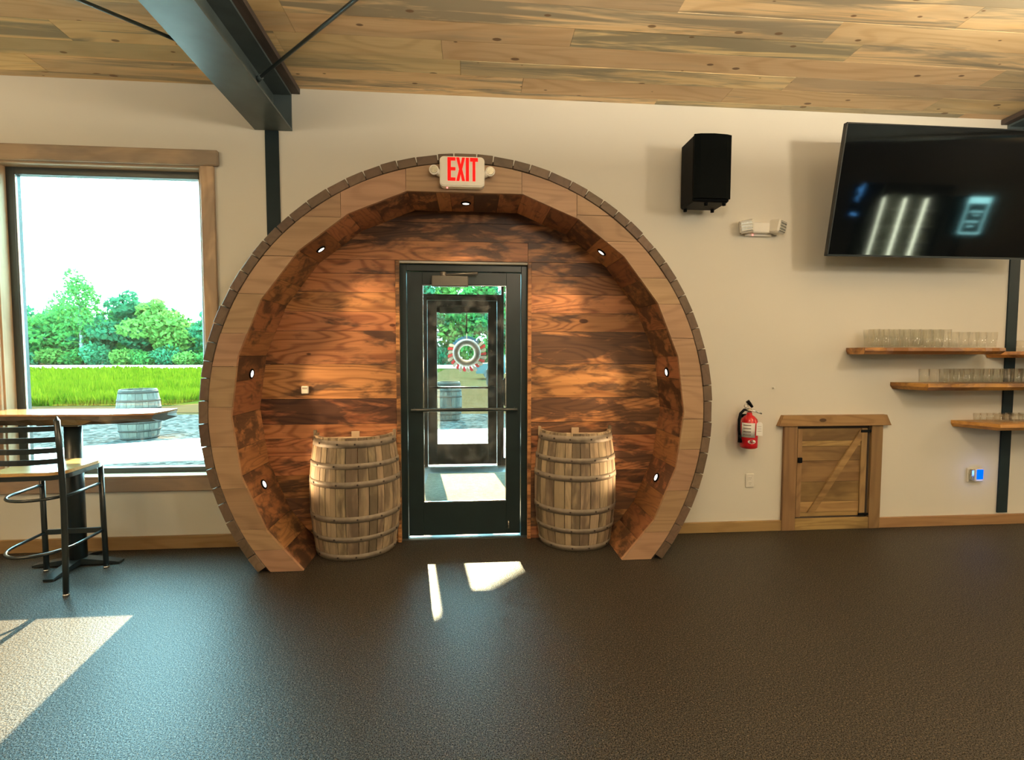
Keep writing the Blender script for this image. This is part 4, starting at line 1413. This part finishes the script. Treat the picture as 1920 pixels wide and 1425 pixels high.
def tri_mesh(name, V, nper, mat):
    n = len(V)
    me = bpy.data.meshes.new(name)
    me.vertices.add(n * nper)
    me.vertices.foreach_set('co', V.reshape(-1).astype(np.float32))
    me.loops.add(n * nper)
    me.loops.foreach_set('vertex_index', np.arange(n * nper, dtype=np.int32))
    me.polygons.add(n)
    me.polygons.foreach_set('loop_start', np.arange(0, n * nper, nper, dtype=np.int32))
    me.polygons.foreach_set('loop_total', np.full(n, nper, dtype=np.int32))
    me.update(calc_edges=True)
    me.materials.append(MAT[mat])
    o = bpy.data.objects.new(name, me)
    COL.objects.link(o)
    return o


tag(tri_mesh('meadow_grass', V, 3, 'blade'), 'tall yellow-green meadow grass between the gravel and the road', 'grass', kind='stuff')


def leaf_cloud(blobs, n, size):
    out = []
    tot = sum(b[3] * b[4] for b in blobs)
    for (cx, cy, cz_, rx, rz) in blobs:
        k = int(n * rx * rz / tot)
        d = RNG.normal(size=(k, 3))
        d /= np.linalg.norm(d, axis=1)[:, None]
        r = RNG.random(k) ** 0.33
        r = 0.45 + 0.6 * r
        P = d * r[:, None] * np.array([rx, rx * 0.9, rz]) + np.array([cx, cy, cz_])
        a = RNG.normal(size=(k, 3))
        a /= np.linalg.norm(a, axis=1)[:, None]
        b = np.cross(a, RNG.normal(size=(k, 3)))
        b /= np.linalg.norm(b, axis=1)[:, None]
        s = size * (0.6 + 0.8 * RNG.random(k))[:, None]
        Q = np.stack([P - a * s, P - b * s * 0.6, P + a * s, P + b * s * 0.6], 1)
        out.append(Q)
    return np.concatenate(out)


def make_tree(label, loc, h, w, mat, n=2600, group=None, slim=False, size=0.34):
    t = thing('tree', label, 'tree', loc, group)
    blobs = []
    nb = 9
    for k in range(nb):
        f_ = k / (nb - 1)
        zz = h * (0.20 + 0.70 * f_)
        wr_ = w * (0.5 * math.sin(PI * (0.18 + 0.74 * f_)) + 0.12)
        if slim and f_ > 0.5:
            wr_ *= 0.72
        a = random.uniform(0, 2 * PI)
        off = wr_ * 0.55
        blobs.append((off * math.cos(a), off * math.sin(a), zz, wr_ * random.uniform(0.62, 0.9), h * random.uniform(0.10, 0.15)))
    blobs.append((0, 0, h * 0.60, w * 0.34, h * 0.28))
    cr = tri_mesh('crown', leaf_cloud(blobs, n, size), 4, mat)
    cr.parent = t
    tr = MB().tube([(0, 0, -0.1), (0.05, 0, h * 0.3), (-0.05, 0.05, h * 0.6), (0, 0, h * 0.88)], [0.022 * h, 0.016 * h, 0.010 * h, 0.004 * h], 7)
    for b in blobs[:7]:
        tr.tube([(0, 0, max(0.2 * h, b[2] - 0.14 * h)), (b[0], b[1], b[2])], [0.008 * h, 0.003 * h], 5)
    tr.build('trunk', 'trunk', t)
    return t


make_tree('tall loose-crowned tree rising above the others in the window', (-53.6, 69.5, GZ), 12.9, 6.6, 'leafA', 3600, slim=True, size=0.24)
make_tree('round bright green tree right of the tall tree in the window', (-47.6, 70.5, GZ), 10.0, 6.8, 'leafB', 3400)
make_tree('light green tree with visible trunk near the arch in the window', (-43.2, 69.0, GZ), 9.0, 5.6, 'leafC', 3000)
xs = [-78, -72, -67, -62.5, -58.5, -55.5, -50.6, -45.2, -40.6, -37.6, -34, -30, -25.5, -21, -17, -13.5]
for i, x in enumerate(xs):
    make_tree('broad green tree in the dense wood line beyond the road', (x + random.uniform(-.6, .6), 74 + random.uniform(-1.5, 3), GZ), random.uniform(7.6, 8.9), random.uniform(6.0, 7.2), ('leafB', 'leafA', 'leafB')[i % 3], 2600, 'trees beyond the road')
for i, x in enumerate((-10.2, -6.6, -3.2, 0.2, 3.4, 6.8, 10.5, 14.5)):
    make_tree('tall green tree in the wood line opposite the entry door', (x, 68.5 + (i % 3) * 1.6, GZ), random.uniform(12.5, 14.5), random.uniform(6.5, 7.5), ('leafA', 'leafB', 'leafC')[i % 3], 3200, 'trees opposite the entry')
bush_x = [-66, -62.5, -59.6, -56.7, -53.4, -50.2, -47.2, -44.6, -41.8, -39, -36.2, -32, -27, -22, -17, -12, -8, -4, 0, 4, 8]
for i, x in enumerate(bush_x):
    t = thing('bush', 'leafy roadside bush at the foot of the wood line', 'bush', (x, 67.6 + random.uniform(0, .8), GZ), 'bushes along the road')
    h = random.uniform(1.6, 3.2) if x < -30 else random.uniform(2.5, 4)
    bl = [(random.uniform(-1, 1), random.uniform(-.3, .3), h * random.uniform(0.3, 0.55), random.uniform(1.0, 1.7), h * random.uniform(0.3, 0.45)) for _ in range(4)]
    c = tri_mesh('foliage', leaf_cloud(bl, 800, 0.2), 4, ('leafC', 'leafA', 'leafB')[i % 3])
    c.parent = t
    MB().tube([(0, 0, -0.05), (0.05, 0, h * 0.5)], [0.06, 0.02], 6).build('stem', 'trunk', t)

# unseen single-slope porch canopy, added so its edge trims the sun on the floor
pr = thing('sun_trim_canopy', 'unseen sloping porch canopy added to trim the sun at the entry', 'roof', (0, 4.6, GZ))
cz_at = lambda x: 3.76 - 0.51 * (x + 0.44) - GZ
MB().prism([(-1.95, cz_at(-1.95)), (1.9, cz_at(1.9)), (1.9, cz_at(1.9) + 0.12), (-1.95, cz_at(-1.95) + 0.12)], 'Y', -1.4, 1.4).build('roof_slope', 'alu2', pr)
for sx_ in (-1.85, 1.8):
    for sy_ in (-1.25, 1.25):
        MB().box(sx_ - 0.06, sx_ + 0.06, sy_ - 0.06, sy_ + 0.06, 0.0, cz_at(sx_) + 0.02, 0.005).build('post', 'trim', pr)

for i, x in enumerate([-70, -66.5, -63, -60, -57, -54.4, -51.6, -48.8, -46, -43.2, -40.4, -37.4, -34, -30, -25, -20, -15, -10, -6, -2, 2, 6]):
    t = thing('bush', 'shadowy understorey bush behind the roadside bushes', 'bush', (x, 71.6 + random.uniform(0, .8), GZ), 'understorey bushes')
    h = random.uniform(3.4, 4.6)
    bl = [(random.uniform(-1.2, 1.2), random.uniform(-.3, .3), h * random.uniform(0.25, 0.6), random.uniform(1.3, 1.9), h * random.uniform(0.3, 0.45)) for _ in range(4)]
    c = tri_mesh('foliage', leaf_cloud(bl, 900, 0.28), 4, ('leafB', 'leafA')[i % 2])
    c.parent = t
    MB().tube([(0, 0, -0.05), (0.05, 0, h * 0.5)], [0.06, 0.02], 6).build('stem', 'trunk', t)

# outdoor barrels
make_barrel('outdoor_barrel', 'weathered barrel on the gravel seen through the window', (-6.08, 5.70, GZ), 'outbarrel', 0.905, 0.285, 0.340, half=False, ns=20, group='outdoor barrels')
make_barrel('outdoor_barrel', 'weathered barrel outside seen through the glass doors', (-0.52, 7.85, GZ), 'outbarrel', 0.90, 0.27, 0.315, half=False, ns=20, group='outdoor barrels')

# parked car seen through the doors
cr = thing('parked_car', 'dark parked car seen past the wreath through the doors', 'car', (2.55, 27.5, GZ))
side = [(-2.2, 0.35), (-2.25, 0.75), (-1.95, 0.95), (-1.2, 1.02), (-0.55, 1.50), (0.95, 1.55), (1.85, 1.12), (2.2, 1.0), (2.25, 0.5), (2.15, 0.32)]
MB().prism(side, 'Y', -0.85, 0.85).build('body', 'car', cr)
for s in (-1, 1):
    MB().prism([(-1.0, 1.06), (-0.50, 1.42), (0.22, 1.45), (0.22, 1.06)], 'Y', s * 0.852, s * 0.86).build('side_window', 'carglass', cr)
    MB().prism([(0.30, 1.06), (0.30, 1.45), (0.90, 1.46), (1.55, 1.10)], 'Y', s * 0.852, s * 0.86).build('side_window', 'carglass', cr)
    for x in (-1.4, 1.4):
        wv = MB().tube([(x, s * 0.70, 0.33), (x, s * 0.90, 0.33)], 0.33, 20).build('wheel', 'tyre', cr)
        MB().tube([(x, s * 0.90, 0.33), (x, s * 0.91, 0.33)], 0.2, 14).build('hub_cap', 'chrome', wv)
